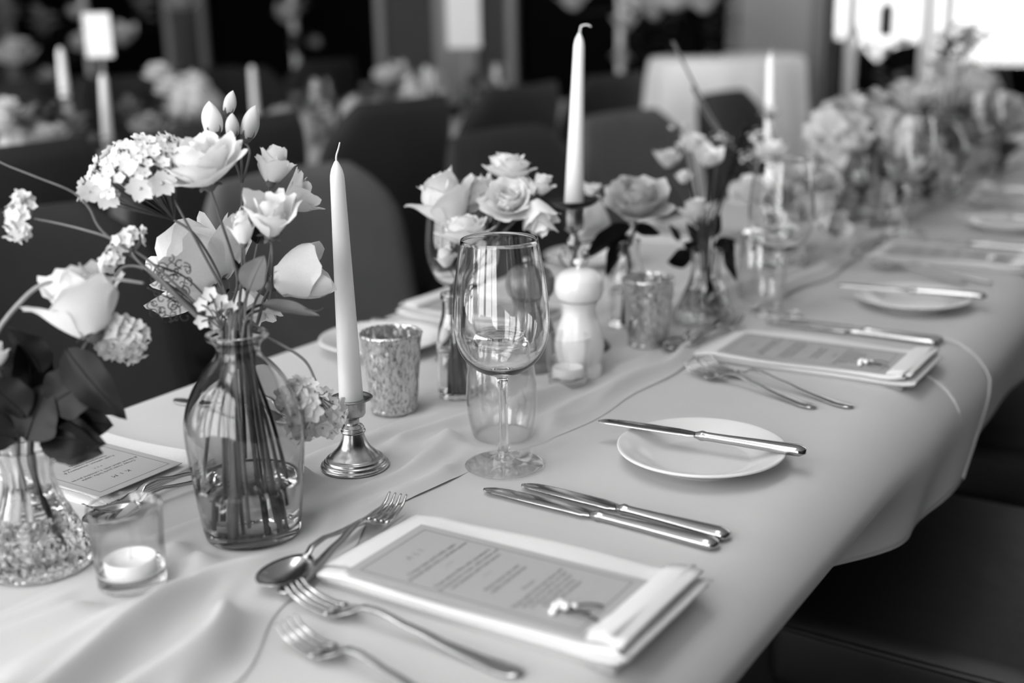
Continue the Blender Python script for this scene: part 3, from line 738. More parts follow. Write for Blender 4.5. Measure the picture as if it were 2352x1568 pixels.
# silvered votives
VOT = [(0, .001), (.020, .0006), (.0245, .0004), (.0258, .003), (.0252, .007), (.0262, .011), (.0283, .03), (.0310, .06), (.0335, .084), (.0345, .0880), (.0340, .0895), (.0325, .0885), (.0300, .060), (.0272, .03), (.0250, .013), (0, .0105)]
def vot_fn(a, z, k): return 1+.012*math.sin(a*9+z*160)+.010*math.sin(a*14-z*240+1)+.008*math.sin(a*23+z*400)
VM = mk('votive', lathe(smooth_prof(VOT, 4), 96, vot_fn)); VM.materials.append(M_mercury)
for x, y, lab in [(-.802, .991, 'mottled silver mercury glass votive just right of the near candle'), (-.675, 1.366, 'blurred silver mercury glass votive right of the white pepper mill')]:
    flat(x, y, .03); t = thing('mercury_votive', lab, 'votive', (x, y, T+.002), group='mercury glass votives'); part('votive_glass', VM, None, t)
    c = thing('tealight', 'tealight hidden inside the '+lab.replace('mottled ', '').replace('blurred ', ''), 'candle', (x, y, T+.0130), group='tealights in votives'); tealight(c, .019, 0)

# ------------------------------------------------------------------ candlesticks and tapers
def taper(label, base, top, r0, r1, wick, group='taper candles', mat_=None, tip=.018):
    base, top = Vector(base), Vector(top); L = (top-base).length; m = align(top-base)
    t = thing('taper_candle', label, 'candle', base, group=group, rot=m.to_euler())
    prof = [(0, 0), (r0*.97, 0), (r0, .002)]+[(r0+(r1-r0)*k/10, .002+(L-tip-.002)*k/10) for k in range(1, 11)]+[(r1*.94, L-tip*.75), (r1*.75, L-tip*.45), (r1*.45, L-tip*.2), (r1*.22, L-tip*.04), (0, L)]
    part('wax_body', lathe(prof, 36), mat_ or M_wax, t)
    if wick: part('wick', tube(crom([(0, 0, L-.004)]+[(a, b, L+c) for a, b, c in wick], 5), [.0011, .0007], 7), M_wick, t)
    return t
CS = [(0, .0004), (.031, .0002), (.0335, 0), (.0338, .0016), (.0330, .0036), (.0308, .0040), (.0312, .0056), (.0298, .0070), (.0280, .0073), (.0284, .0090), (.0268, .0102), (.0250, .0105), (.0238, .0122), (.0205, .0155), (.0165, .0195), (.0135, .0245), (.0114, .0300), (.0103, .0352)]
CS2 = [(.0103, .0352), (.0118, .0357), (.0122, .0372), (.0112, .0384), (.0108, .0388), (.0112, .0398), (.0106, .0412), (.0096, .0416), (.0095, .0428), (.0070, .0436), (.0066, .0450), (.0066, .0508), (.0085, .0516), (.0120, .0526), (.0130, .0546), (.0133, .062), (.0136, .0682)]
CS3 = [(.0136, .0682), (.0195, .0692), (.0208, .0700), (.0209, .0708), (.0200, .0710), (.0125, .0702), (.0122, .064), (0, .0635)]
flat(-.729, .836, .035)
cs = thing('candlestick', 'short tarnished pewter candlestick holding the near white taper', 'candlestick', (-.729, .836, T+.0022))
part('base', lathe(CS, 64), M_pewter, cs); part('stem', lathe(CS2, 48), M_pewter, cs); part('drip_tray', lathe(CS3, 56), M_pewter, cs)
b0 = Vector((-.729, .836, T+.0022+.0640)); tp = atd(772, 368, FWD.dot(b0-CAMP)*.985)
taper('tall ivory taper candle in the short pewter candlestick', b0, tp, .0118, .0070, [(.0006, 0, .004), (.0030, .001, .011), (.0052, .001, .0165)])
# tall dark candlestick with turned stem
TSX, TSY = -.754, 1.311; flat(TSX, TSY, .045)
ts = thing('candlestick', 'tall dark ornate candlestick behind the white pepper mill', 'candlestick', (TSX, TSY, T+.002))
part('base', lathe(smooth_prof([(0, 0), (.043, 0), (.045, .003), (.040, .008), (.026, .013), (.014, .020), (.009, .032), (.008, .045)], 3), 48), M_blackmetal, ts)
part('stem', lathe(smooth_prof([(.008, .045), (.012, .050), (.007, .056), (.006, .075), (.010, .082), (.006, .090), (.0045, .105), (.005, .125), (.0095, .134), (.0100, .140), (.006, .146), (.005, .150), (.0085, .154), (.0125, .158), (.0135, .178), (.0140, .184)], 3), 32), M_pewter, ts)
part('drip_tray', lathe([(.014, .1835), (.024, .1870), (.0325, .1925), (.0335, .1945), (.0325, .1948), (.020, .1890), (.0128, .1880), (.0126, .176), (0, .176)], 48), M_blackmetal, ts)
for k in range(4):
    a = k*math.pi/2+.4; d = Vector((math.cos(a), math.sin(a), 0))
    part('curled_leaf', tube(crom([d*.004+_Z*.100, d*.014+_Z*.110, d*.019+_Z*.122, d*.014+_Z*.131, d*.010+_Z*.126, d*.013+_Z*.121], 5), [.0022, .0012], 7), M_pewter, ts)
b0 = Vector((TSX, TSY, T+.178)); tp = atd(1331, 75, FWD.dot(b0-CAMP)*.965)
taper('tallest ivory taper candle, bent wick, behind the wine glass', b0, tp, .0125, .0066, [(.001, 0, .004), (.0025, 0, .008), (.008, .003, .0095), (.013, .005, .0075)])

# ------------------------------------------------------------------ pepper mills
MB = [(0, 0), (.0255, 0), (.0275, .002), (.0278, .008), (.0262, .012), (.0255, .015), (.0275, .020), (.0300, .032), (.0295, .044), (.0262, .057), (.0222, .068), (.0200, .077), (.0205, .084), (.0225, .0885), (.0228, .0905)]
MH = [(.0215, .0905), (.0225, .0915), (.0265, .0945), (.0292, .1020), (.0295, .1100), (.0275, .1190), (.0225, .1255), (.0150, .1290), (.0060, .1300), (0, .1302)]
for x, y, lab, mm in [(-.691, 1.213, 'glossy white wooden pepper mill in the middle of the table', M_lacquer), (-.751, 1.200, 'dark grey pepper mill half seen through the wine glass', M_greywood)]:
    flat(x, y, .03); t = thing('pepper_mill', lab, 'pepper mill', (x, y, T+.002), group='pepper mills')
    part('body', lathe(smooth_prof(MB, 3), 48), mm, t); part('head', lathe(smooth_prof(MH, 3), 48), mm, t)
    part('knob', mv(lathe(smooth_prof([(.003, 0), (.003, .004), (.0062, .006), (.0062, .010), (.003, .012), (0, .012)], 2), 20), 0, 0, .1298), M_steel if mm is M_greywood else M_lacquer, t)

# ------------------------------------------------------------------ vases
def vase_parts(name, label, x, y, z, outer, wall, water_top, mo, seg=64, fn=None, group='bud vases on the front table', base=.004, cuts=(), names=('glass_body',), mats=None, lift=.0034):
    flat(x, y, max(p[0] for p in outer if p[1] < .02)+.004)
    t = thing(name, label, 'vase', (x, y, z+lift), group=group)
    o = smooth_prof(outer, 4)
    inner = [(max(0, r-wall), zz) for r, zz in reversed(o) if zz > base+.001 and r > wall+.002]
    inner = inner+[(inner[-1][0]*.7, base), (0, base)]
    vf = lathe(o+inner, seg, fn)
    if cuts:
        for nm, sv, mm in zip(names, slices(vf, cuts), mats): part(nm, sv, mm, t)
    else: part(names[0], vf, mo, t)
    if water_top:
        w = [(0, base+.0004)]+[(max(.001, r-.00035), max(zz, base+.0004)) for r, zz in reversed(inner) if zz <= water_top and r > .003]
        rl = w[-1][0]; w += [(rl, water_top), (rl-.0012, water_top-.0006), (0, water_top-.0006)]
        part('water', lathe(w, seg), M_water, t)
    return t
BOT = [(0, .0012), (.030, .0006), (.0385, 0), (.0405, .0025), (.0418, .012), (.0440, .028), (.0462, .050), (.0482, .072), (.0496, .090), (.0492, .102), (.0466, .114), (.0418, .126), (.0350, .138), (.0275, .148), (.0208, .1555), (.0182, .1610), (.0186, .1660), (.0215, .1700), (.0250, .1722), (.0262, .1740), (.0250, .1762), (.0228, .1755)]
BVX, BVY = -.705, .672
vase_parts('bottle_vase', 'smoky grey glass bottle vase with stems in water', BVX, BVY, T, BOT, .0022, .050, M_smoke, 72, base=.0055)
FLV = [(0, .0012), (.030, .0006), (.0405, 0), (.0425, .003), (.0405, .012), (.0360, .026), (.0300, .040), (.0245, .052), (.0205, .064), (.0188, .076), (.0195, .088), (.0220, .098), (.0232, .101)]
def flute(a, z, k): return 1+(.035*math.cos(a*12) if z > .045 else .02*math.sin(a*11+z*500)*math.sin(z*330))
FVX, FVY = -.813, .539
vase_parts('flared_bud_vase', 'clear crackled bud vase with flared foot in the lower left corner', FVX, FVY, T, FLV, .0024, .062, M_rib, 72, flute, cuts=(.045,), names=('crackled_foot', 'fluted_neck'), mats=(M_rib, M_flute))
SB = [(0, .001), (.018, .0006), (.0215, 0), (.0228, .003), (.0230, .02), (.0230, .060), (.0222, .070), (.0195, .082), (.0165, .093), (.0155, .100), (.0153, .112), (.0165, .114), (.0168, .119), (.0160, .1205), (.0145, .1205)]
P = at(1053, 912); SBX, SBY = P.x, P.y
vase_parts('milk_bottle_vase', 'small clear bottle of stems holding the white spray roses', SBX, SBY, T, SB, .0018, .055, M_glass, 48)
RVX, RVY = -.745, 1.442
vase_parts('bottle_vase', 'blurred clear bottle vase under the dusky open rose', RVX, RVY, T, [(r*1.1, z*1.0) for r, z in SB], .0018, .05, M_glass, 48)
P = at(1618, 742); V2X, V2Y = P.x, P.y
vase_parts('flared_bud_vase', 'blurred crackled flared vase with crossing dark stems behind the second votive', V2X, V2Y, T, FLV, .0024, .06, M_rib, 60, flute, cuts=(.045,), names=('crackled_foot', 'fluted_neck'), mats=(M_rib, M_flute))
V3X, V3Y = -.70, 1.93
vase_parts('flared_bud_vase', 'blurred flared vase of the pale bouquet behind the second wine glass', V3X, V3Y, T2, FLV, .0024, .06, M_rib, 48, flute, cuts=(.045,), names=('crackled_foot', 'fluted_neck'), mats=(M_rib, M_flute))
V4X, V4Y = -.69, 2.36
vase_parts('bottle_vase', 'blurred grey bottle vase holding the hydrangea bunch', V4X, V4Y, T2, BOT, .0022, .05, M_smoke, 48)
V5X, V5Y = -.66, 2.85
vase_parts('bottle_vase', 'far blurred bottle vase at the upper right of the table', V5X, V5Y, T2, BOT, .0022, .05, M_smoke, 48)
V6X, V6Y = -.70, 3.4
vase_parts('milk_bottle_vase', 'farthest small bottle on the front table', V6X, V6Y, T2, SB, .0018, .05, M_glass, 40)
# farther tapers on simple sticks
def slim_stick(label, x, y, z, h, group='far candlesticks'):
    t = thing('candlestick', label, 'candlestick', (x, y, z), group=group)
    part('base', lathe(smooth_prof([(0, 0), (.038, 0), (.040, .003), (.034, .008), (.018, .014), (.009, .024), (.007, .04)], 2), 28), M_pewter, t)
    part('stem', lathe(smooth_prof([(.007, .04), (.010, .05), (.006, .058), (.005, h*.6), (.009, h*.68), (.005, h*.75), (.008, h-.03), (.013, h-.025), (.0135, h-.005)], 2), 24), M_pewter, t)
    part('drip_tray', lathe([(.0135, h-.006), (.028, h-.001), (.029, h), (.0125, h-.002), (.012, h-.02), (0, h-.02)], 28), M_pewter, t)
    return t
c2 = atd(1771, 350, 2.12); c2.z = T2
slim_stick('pewter candlestick hidden among pale flowers below the second tall taper', c2.x, c2.y, c2.z, .09)
tp = atd(1771, 122, FWD.dot(c2-CAMP)-.02)
taper('blurred white taper rising over the pale bouquet on the right', (c2.x, c2.y, T2+.075), tp, .0122, .0082, [(.0, 0, .003), (.001, 0, .008)], tip=.02)
c3 = atd(2143, 200, 3.1); c3.z = T2
slim_stick('far candlestick among the flowers near the bright window', c3.x, c3.y, T2, .12)
tp = atd(2147, -60, FWD.dot(c3-CAMP)); taper('pale blurred taper crossing the bright window', (c3.x, c3.y, T2+.105), tp, .0125, .008, None)
# ------------------------------------------------------------------ flowers
def petal_vf(L, W, t0, t1, curl, br, ruf, seed, nu=7, nv=8, notch=0.0):
    rnd = random.Random(seed); ph = rnd.uniform(0, 6); a1 = rnd.uniform(.8, 1.2); sk = rnd.uniform(-.12, .12)
    prof = []; rr, zz = br, 0.0; N = nv*3
    for k in range(N+1):
        v = k/N; th = R(t0+(t1-t0)*v+(curl*max(0, (v-.6)/.4)**1.6)); prof.append((rr, zz)); rr += math.sin(th)*L/N; zz += math.cos(th)*L/N
    def fn(u, v):
        r_, z_ = prof[int(round(v*N))]; s = u*2-1
        f = (v**.5)*(1-.42*max(0, (v-.6)/.4)**2.2); f = max(f, .16)
        w = W*f*s; tipdrop = (1-abs(s)**2.2)
        # rounded tip: outer columns end lower
        vv = v*(1-.30*abs(s)**3.2*v)-notch*.08*v**6*(1-min(1, abs(s)*2.5))
        r_, z_ = prof[int(round(vv*N))]
        rho = max(r_, .28); phi = w/rho
        dr = ruf*v*v*math.sin(3.3*math.pi*u*a1+ph)*(.4+.6*abs(s))+.05*abs(s)**3*v*L*(1 if curl > 15 else -.4)
        rr = r_+dr; zr = z_+ruf*.6*v*v*math.cos(2.3*math.pi*u+ph)+sk*w*.4
        x = rr*math.cos(phi)-(0 if r_ >= .28 else 0); y = rr*math.sin(phi) if r_ >= .28 else w*(.55+.45*r_/.28)
        return (x, y, zr)
    return grid(nu, nv, fn)
RINGS = {
 'rose': [(3, .95, .42, -4, -14, 0, .10, .0), (4, 1.0, .55, 4, -10, 6, .15, .02), (5, 1.05, .66, 14, -4, 16, .19, .035), (5, 1.08, .74, 28, 4, 26, .22, .045), (6, 1.08, .78, 46, 16, 40, .24, .06), (5, 1.05, .80, 68, 40, 50, .25, .07)],
 'rose_cup': [(3, 1.15, .45, -3, -10, 0, .10, 0), (4, 1.25, .66, 8, -4, 10, .2, .03), (4, 1.28, .88, 20, 2, 34, .25, .05), (4, 1.12, .85, 46, 20, 60, .27, .08)],
 'lisi': [(3, .75, .45, 5, -10, 0, .08, .03), (4, 1.0, .66, 28, 2, 18, .12, .08), (5, 1.15, .74, 50, 18, 36, .14, .12)],
 'cup': [(3, 1.0, .5, 10, -10, 0, .1, .02), (4, 1.30, .98, 50, -4, 8, .15, .05)],
 'open': [(3, .5, .4, 10, 0, 0, .06, .02), (5, 1.0, .62, 52, 30, 20, .10, .10), (5, 1.1, .66, 70, 55, 25, .10, .12)],
}
PETALS = {}
def petal_mesh(kind, ring, var, m):
    key = (kind, ring, var, m.name)
    if key not in PETALS:
        n, L, W, t0, t1, cu, br, ru = RINGS[kind][ring]
        me = mk('petal', petal_vf(L, W, t0, t1, cu, br, ru, hash((kind, ring)) % 999+var*17 if False else (ring*31+var*17+len(kind)*7), notch=1.0 if ring > 1 and var else 0)); me.materials.append(m); PETALS[key] = me
    return PETALS[key]
def bloom(root, C, axis, r, kind, m, seed, roll=0.0, rings=None, stretch=1.0):
    rnd = random.Random(seed); base = Matrix.Translation(Vector(C)-Vector(root.location)) @ align(axis, roll) @ Matrix.Diagonal((r, r, r*stretch, 1))
    for q, spec in enumerate(RINGS[kind]):
        if rings and q not in rings: continue
        n = spec[0]; o = rnd.uniform(0, 6)
        for k in range(n):
            a = o+2*math.pi*k/n+rnd.uniform(-.16, .16)
            mm = base @ Matrix.Rotation(a, 4, 'Z') @ Matrix.Rotation(rnd.uniform(-.09, .09), 4, 'Y') @ Matrix.Scale(rnd.uniform(.92, 1.06), 4)
            part('petal', petal_mesh(kind, q, (k+q) % 3, m), None, root, mm)
def bloom_vf(kind, seed, nu=4, nv=4):
    rnd = random.Random(seed); out = []
    for q, (n, L, W, t0, t1, cu, br, ru) in enumerate(RINGS[kind]):
        o = rnd.uniform(0, 6)
        for k in range(n):
            out.append(xf(petal_vf(L, W, t0, t1, cu, br, ru, q*31+k, nu, nv), Matrix.Rotation(o+2*math.pi*k/n+rnd.uniform(-.15, .15), 4, 'Z')))
    return join(*out)
def calyx(root, C, axis, r, m=None, leaves=5):
    M = Matrix.Translation(Vector(C)-Vector(root.location)) @ align(axis)
    b = lathe([(r*.12, -r*.30), (r*.26, -r*.16), (r*.30, 0), (r*.2, r*.08)], 12)
    lf = [xf(grid(2, 5, lambda u, v: (r*(.24+.50*v-.12*v*v), (u-.5)*r*.22*math.sin(math.pi*min(1, v*.9+.1)), r*(-.02-.12*v*v+.05*v))), Matrix.Rotation(2*math.pi*k/leaves, 4, 'Z')) for k in range(leaves)]
    part('calyx', join(b, *lf), m or M_stem, root, M)
def stem(root, pts, r, m, name='stem', seg=8, n=6):
    o = Vector(root.location); return part(name, tube([p-o for p in crom(pts, n)], r, seg), m, root)
def leaf_vf(L, W, fold=.3, bend=.4, serr=0.0, nu=6, nv=14, twist=0.0):
    def fn(u, v):
        s = u*2-1; w = W*math.sin(math.pi*min(1, v**.8))**.85*(1-.25*v)
        if serr: w *= 1+serr*math.sin(v*70)*abs(s)
        x = s*w*math.cos(fold*abs(s)); z = abs(s)*w*math.sin(fold)+bend*-1*L*v*v*.5+.05*W*math.sin(v*14)*abs(s); y = L*v*(1-.12*abs(bend)*v)
        a = twist*v; return (x*math.cos(a)-z*math.sin(a), y, x*math.sin(a)+z*math.cos(a))
    return grid(nu, nv, fn)
def leaf(root, P, direction, L, W, m, fold=.3, bend=.4, serr=0.0, roll=0.0, name='leaf', label=None):
    """grows from P along direction; roll turns the blade about its midrib"""
    y = Vector(direction).normalized(); x = y.cross(Vector((0, 0, 1))); x = x.normalized() if x.length > 1e-4 else Vector((1, 0, 0)); z = x.cross(y)
    M = Matrix(((x.x, y.x, z.x, 0), (x.y, y.y, z.y, 0), (x.z, y.z, z.z, 0), (0, 0, 0, 1))) @ Matrix.Rotation(roll, 4, 'Y')
    o = part(name, leaf_vf(L, W, fold, bend, serr), m, root, Matrix.Translation(Vector(P)-Vector(root.location)) @ M, label=label)
    mid = leaf_vf(L, W*.001, fold, bend); o2 = part('midrib', tube([(0, q[1], q[2]+.0002) for q in mid[0][3::7]], [W*.05, W*.012], 5), m, o)
    return o
def bud(root, C, axis, w, h, m, name='bud'):
    M = Matrix.Translation(Vector(C)-Vector(root.location)) @ align(axis)
    prof = [(0, -h*.5), (w*.26, -h*.47), (w*.44, -h*.30), (w*.5, -h*.10), (w*.46, h*.10), (w*.34, h*.28), (w*.18, h*.42), (0, h*.52)]
    part(name, lathe(smooth_prof(prof, 3), 20, lambda a, z, k: 1+.07*math.sin(a*3+z/h*5)), m, root, M)
    part('calyx', join(lathe([(w*.10, -h*.60), (w*.30, -h*.48), (w*.40, -h*.38), (w*.36, -h*.36)], 12), *[xf(grid(2, 4, lambda u, v: (w*(.36+.16*math.sin(v*2.2)), (u-.5)*w*.22*(1-v*.9), h*(-.44+.26*v))), Matrix.Rotation(2*math.pi*k/5, 4, 'Z')) for k in range(5)]), M_stem, root, M)
def floret_vf(n=5, cup=.25, heart=False, nv=4):
    out = []
    for k in range(n):
        def fn(u, v):
            s = u*2-1; w = .47*math.sin(math.pi*min(1, .18+v*.72)); r_ = .10+.9*v*(1-(.16*(1-abs(s))**2*v if heart else .10*abs(s)**2))
            return (r_, s*w, cup*v*v+.08*abs(s)*v)
        out.append(xf(grid(4, nv, fn), Matrix.Rotation(2*math.pi*k/n, 4, 'Z')))
    return join(*out)
FL = {}
def floret_mesh(key, n, cup, heart, m):
    if key not in FL:
        a = floret_vf(n, cup, heart); b = mv(ball(.13, 8, 5, .7), 0, 0, .05); me = mk('floret', join(a, b)); me.materials.append(m); me.materials.append(M_floretc)
        na = len(a[1]); me.polygons.foreach_set('material_index', [0]*na+[1]*len(b[1])); FL[key] = me
    return FL[key]
def floret(root, P, d, r, key='five', m=None, roll=0.0):
    m = m or M_petal
    spec = {'five': (5, .25, False), 'four': (4, .15, False), 'heart': (5, .1, True), 'cup': (5, .7, False)}[key]
    part('floret', floret_mesh(key+m.name, spec[0], spec[1], spec[2], m), None, root, Matrix.Translation(Vector(P)-Vector(root.location)) @ align(d, roll) @ Matrix.Scale(r, 4))
def umbel(root, C, axis, rad, n, fr, seed, key='five', m=None, dome=.6, foot=None, stem_m=None, spread=1.0, sr=.0007, scl=(1, 1)):
    """a head of small florets on pedicels rising from foot"""
    rnd = random.Random(seed); M = align(axis); foot = Vector(foot) if foot is not None else Vector(C)-Vector(axis).normalized()*rad
    ped = []
    for k in range(n):
        q = math.sqrt((k+.5)/n)*spread; a = k*2.39996+rnd.uniform(-.25, .25)
        p = Vector((q*math.cos(a)*rad*scl[0], q*math.sin(a)*rad*scl[1], dome*rad*(1-q*q)+rnd.uniform(-.12, .12)*rad)); P = Vector(C)+M @ p
        d = (M @ Vector((p.x, p.y, rad*.55))).normalized()+Vector((rnd.uniform(-.3, .3), rnd.uniform(-.3, .3), rnd.uniform(-.3, .3)))
        floret(root, P, d, fr*rnd.uniform(.8, 1.2), key, m, rnd.uniform(0, 6)); ped.append(tube([foot-Vector(root.location), (foot*.4+P*.6)-Vector(root.location)+Vector((0, 0, -.002)), P-Vector(root.location)], sr, 5))
    part('pedicels', join(*ped), stem_m or M_stem, root)
TC = lambda P, a=0, b=0: (toward_cam(P)+RGT*a+UPV*b).normalized()     # facing the lens, leaning right by a and up by b

# ---- arrangement in the smoky bottle ---------------------------------------------------------
D = 1.035; NK = Vector((BVX, BVY, T+.176)); G_B = 'flowers in the smoky bottle'
def inside(dx, dy, z=.012): return Vector((BVX+dx*1.5, BVY+dy*1.5, T+z))
def neck(dx=0, dy=0, dz=0): return NK+Vector((dx, dy, dz))
def new(name, label, cat='flower', base=None, group=G_B):
    return thing(name, label, cat, base if base is not None else inside(0, 0), group=group)
# lisianthus with open bloom and four upright buds
b = inside(.004, -.010); f = new('lisianthus', 'open white lisianthus bloom at the top left of the bottle bouquet', base=b)
C = atd(478, 418, D-.03); ax = (UPV*.84-FWD*.50-RGT*.24).normalized(); bloom(f, C, ax, .0360, 'rose', M_petal, 3); calyx(f, C, ax, .026)
stem(f, [b, neck(-.002, -.006), atd(545, 640, D), atd(505, 500, D-.02), C], [0.0014, 0.0011], M_stem)
b = inside(.008, .0); f = new('lisianthus', 'stem of four tall closed white buds at the top of the bouquet', base=b)
fork = atd(556, 420, D+.02)
stem(f, [b, neck(.004, 0), atd(556, 620, D+.01), fork], [0.0014, 0.0012], M_stem)
for (px, py, w, h, dx, lean) in [(486, 274, 48, 82, 0, -.10), (528, 236, 30, 58, .01, .30), (533, 289, 33, 58, 0, .05), (575, 283, 42, 86, .01, .34)]:
    k = .000376; P = atd(px, py, D+.02+dx); ax = (UPV+RGT*lean-FWD*.15).normalized()
    bud(f, P, ax, w*k, h*k, M_petalpale if px > 500 else M_petal); stem(f, [fork, fork.lerp(P, .5)+RGT*.003, P-ax*h*k*.55], [.0012, .0011], M_stem, 'side_stem')
# upright petal bloom right of centre
b = inside(.012, .004); f = new('lisianthus', 'half-open white bud bloom right of the tall buds', base=b)
C = atd(622, 418, D+.01); bloom(f, C, (UPV+RGT*.15).normalized(), .0200, 'rose_cup', M_petal, 5, stretch=1.25); calyx(f, C, UPV, .016)
stem(f, [b, neck(.008, .002), atd(580, 620, D+.01), atd(606, 500, D+.01), C], [0.0012, 0.0010], M_stem)
b = inside(.014, -.004); f = new('lisianthus', 'ruffled white lisianthus in the middle right of the bouquet', base=b)
C = atd(622, 540, D-.02); ax = (UPV*.75-FWD*.55+RGT*.1).normalized(); bloom(f, C, ax, .0300, 'lisi', M_petal, 7, stretch=1.25); calyx(f, C, ax, .02)
stem(f, [b, neck(.010, -.004), atd(615, 700, D-.01), atd(626, 610, D-.02), C], [0.0014, 0.0013], M_stem)
b = inside(.0, .012); f = new('lisianthus', 'narrow white half-closed bloom in the centre of the bouquet', base=b)
C = atd(560, 560, D-.03); bloom(f, C, (UPV-FWD*.1-RGT*.1).normalized(), .0125, 'rose_cup', M_petal, 8, stretch=1.7); calyx(f, C, UPV, .012)
stem(f, [b, neck(0, .006), atd(566, 680, D-.02), C], [0.0012, 0.0010], M_stem)
b = inside(.016, .006); f = new('rose', 'pale ruffled bloom leaning right behind the near candle tip', base=b)
C = atd(655, 475, D+.04); ax = (RGT*.75+UPV*.55+FWD*.2).normalized(); bloom(f, C, ax, .027, 'lisi', M_petalpale, 9, stretch=1.15); calyx(f, C, ax, .02)
stem(f, [b, neck(.012, .004), atd(612, 640, D+.03), atd(628, 540, D+.04), C], [0.0012, 0.0011], M_stem)
# big cupped rose to the right
b = inside(.020, .0); f = new('rose', 'large cupped white rose facing right, touching the near candle', base=b)
C = atd(628, 652, D+.035); ax = (RGT*.92+UPV*.30+FWD*.1).normalized(); bloom(f, C, ax, .041, 'cup', M_petal, 11, 1.0); calyx(f, C, ax, .026)
stem(f, [b, neck(.014, .0), atd(590, 745, D+.01), atd(606, 690, D+.03), C], [0.0016, 0.0018], M_stem)
# very large white bloom behind on the left
b = inside(-.006, .012); f = new('garden_rose', 'biggest white garden rose at the back of the bouquet, behind thin stems', base=b)
C = atd(505, 655, D+.065); ax = (-RGT*.62+UPV*.55+FWD*.15).normalized(); bloom(f, C, ax, .060, 'open', M_petal, 13); bloom(f, C, ax, .056, 'cup', M_petal, 14); calyx(f, C, ax, .03)
stem(f, [b, neck(-.004, .010), atd(530, 720, D+.05), C], [0.0017, 0.0019], M_stem)
b = inside(-.002, .016); f = new('garden_rose', 'drooping white petals hanging behind the bottle neck', base=b)
C = atd(560, 665, D+.055); ax = (-UPV*.85+RGT*.25-FWD*.1).normalized(); bloom(f, C, ax, .034, 'lisi', M_petal, 15); calyx(f, C, ax, .02)
stem(f, [b, neck(0, .012), atd(545, 690, D+.06), C], [0.0014, 0.0014], M_stem)
# phlox head upper left
b = inside(-.008, -.002); f = new('phlox', 'broad domed white phlox head at the upper left of the bouquet', base=b)
C = atd(300, 388, D-.02); ax = (UPV*.80-RGT*.45-FWD*.40).normalized(); foot = atd(400, 505, D-.01)
umbel(f, C, ax, .043, 135, .0058, 21, 'five', M_petal, .42, foot, M_stem, 1.05, .0007, (1.15, 1.0))
for px, py, r, kk in [(322, 432, .0125, 0), (246, 452, .0115, 1), (372, 420, .0125, 2), (205, 440, .0105, 3)]:
    P = atd(px, py, D-.05); floret(f, P, TC(P, -.2+.2*kk, -.55), r, 'heart', M_petal, 1.3*kk)
stem(f, [b, neck(-.006, -.002), atd(510, 650, D-.005), atd(452, 545, D-.01), foot], [0.0012, 0.0012], M_stem)
stem(f, [atd(525, 690, D-.005), atd(455, 560, D-.015), atd(395, 450, D-.02)], [.0013, .0010], M_stem, 'side_stem')
# waxflower sprig low in front
b = inside(-.012, -.010); f = new('waxflower', 'small white waxflower sprig low over the bottle neck', base=b)
foot = neck(-.008, -.008, .006)
for px, py, r in [(482, 676, 19), (463, 700, 17), (508, 693, 19), (527, 708, 18), (464, 738, 18), (500, 742, 17), (486, 712, 16)]:
    P = atd(px, py, D-.045); floret(f, P, TC(P, (px-490)/90, (705-py)/90), r*.000376, 'five', M_petal, px*.1); stem(f, [foot, foot.lerp(P, .6)+UPV*.004, P], [.0007, .0006], M_stemdk, 'side_stem', 6)
stem(f, [b, foot], [.0016, .0013], M_stem)
# curly dark fern
b = inside(-.014, .0); f = new('curly_fern', 'dark curling fennel-like foliage left of the waxflower', 'foliage', base=b)
rnd = random.Random(5); foot = neck(-.008, 0, .004); main = [foot, atd(480, 730, D-.03), atd(420, 675, D-.03), atd(335, 620, D-.03)]
stem(f, main, [.0013, .0008], M_stemdk); path = crom(main, 12); curls = []
stem(f, [atd(520, 735, D-.03), atd(430, 640, D-.025), atd(352, 606, D-.02)], [.0010, .0007], M_stemdk, 'side_stem'); stem(f, [atd(470, 720, D-.03), atd(400, 690, D-.03), atd(338, 660, D-.03)], [.0009, .0006], M_stemdk, 'side_stem')
for k in range(46):
    P = atd(rnd.uniform(335, 430), rnd.uniform(592, 735)-0, D-.03+rnd.uniform(-.008, .008)); a0 = rnd.uniform(0, 6); s = rnd.choice((-1, 1)); r0 = rnd.uniform(.0035, .006); pts = []
    for q in range(11):
        a = a0+s*q*.55; rr = r0*(1-.075*q); pts.append(P-Vector(b)+(RGT*math.cos(a)+UPV*math.sin(a))*rr+FWD*.0006*q)
    curls.append(tube(pts, [.0006, .00035], 5))
part('curled_fronds', join(*curls), M_stemdk, f)
# leaves
b = inside(.006, -.016); f = new('leafy_sprig', 'sprig with a broad grey leaf and a long pointed leaf at the bottle neck', 'foliage', base=b)
stem(f, [b, neck(.004, -.012), atd(560, 700, D-.03), atd(572, 660, D-.035)], [0.0008, 0.0014], M_stem)
leaf(f, atd(572, 668, D-.035), (UPV*.85+RGT*.35-FWD*.25), .034, .0155, M_leaf, .35, .35, roll=R(70), label='broad grey-green leaf')
leaf(f, atd(562, 668, D-.03), (UPV*.95-RGT*.25+FWD*.1), .030, .0095, M_leafdk, .5, .2, roll=R(40))
leaf(f, atd(600, 700, D-.02), (RGT*.97-UPV*.14-FWD*.1), .052, .0090, M_leaf, .5, .15, roll=R(35), label='long pointed leaf with curled tip')
leaf(f, atd(590, 560, D+.0), (UPV*.8+RGT*.3), .026, .013, M_leafdk, .3, .3, roll=R(60))
stem(f, [atd(562, 722, D-.02), atd(585, 705, D-.02), atd(602, 700, D-.02)], [.0014, .0012], M_stemdk, 'side_stem')
stem(f, [atd(700, 708, D-.025), atd(728, 714, D-.028), atd(744, 706, D-.03)], [.0006, .0003], M_stemdk, 'leaf_tip', 5)
b = inside(.003, -.004); f = new('lisianthus', 'thick pale cut stem standing in the middle of the bottle', 'stem', base=b)
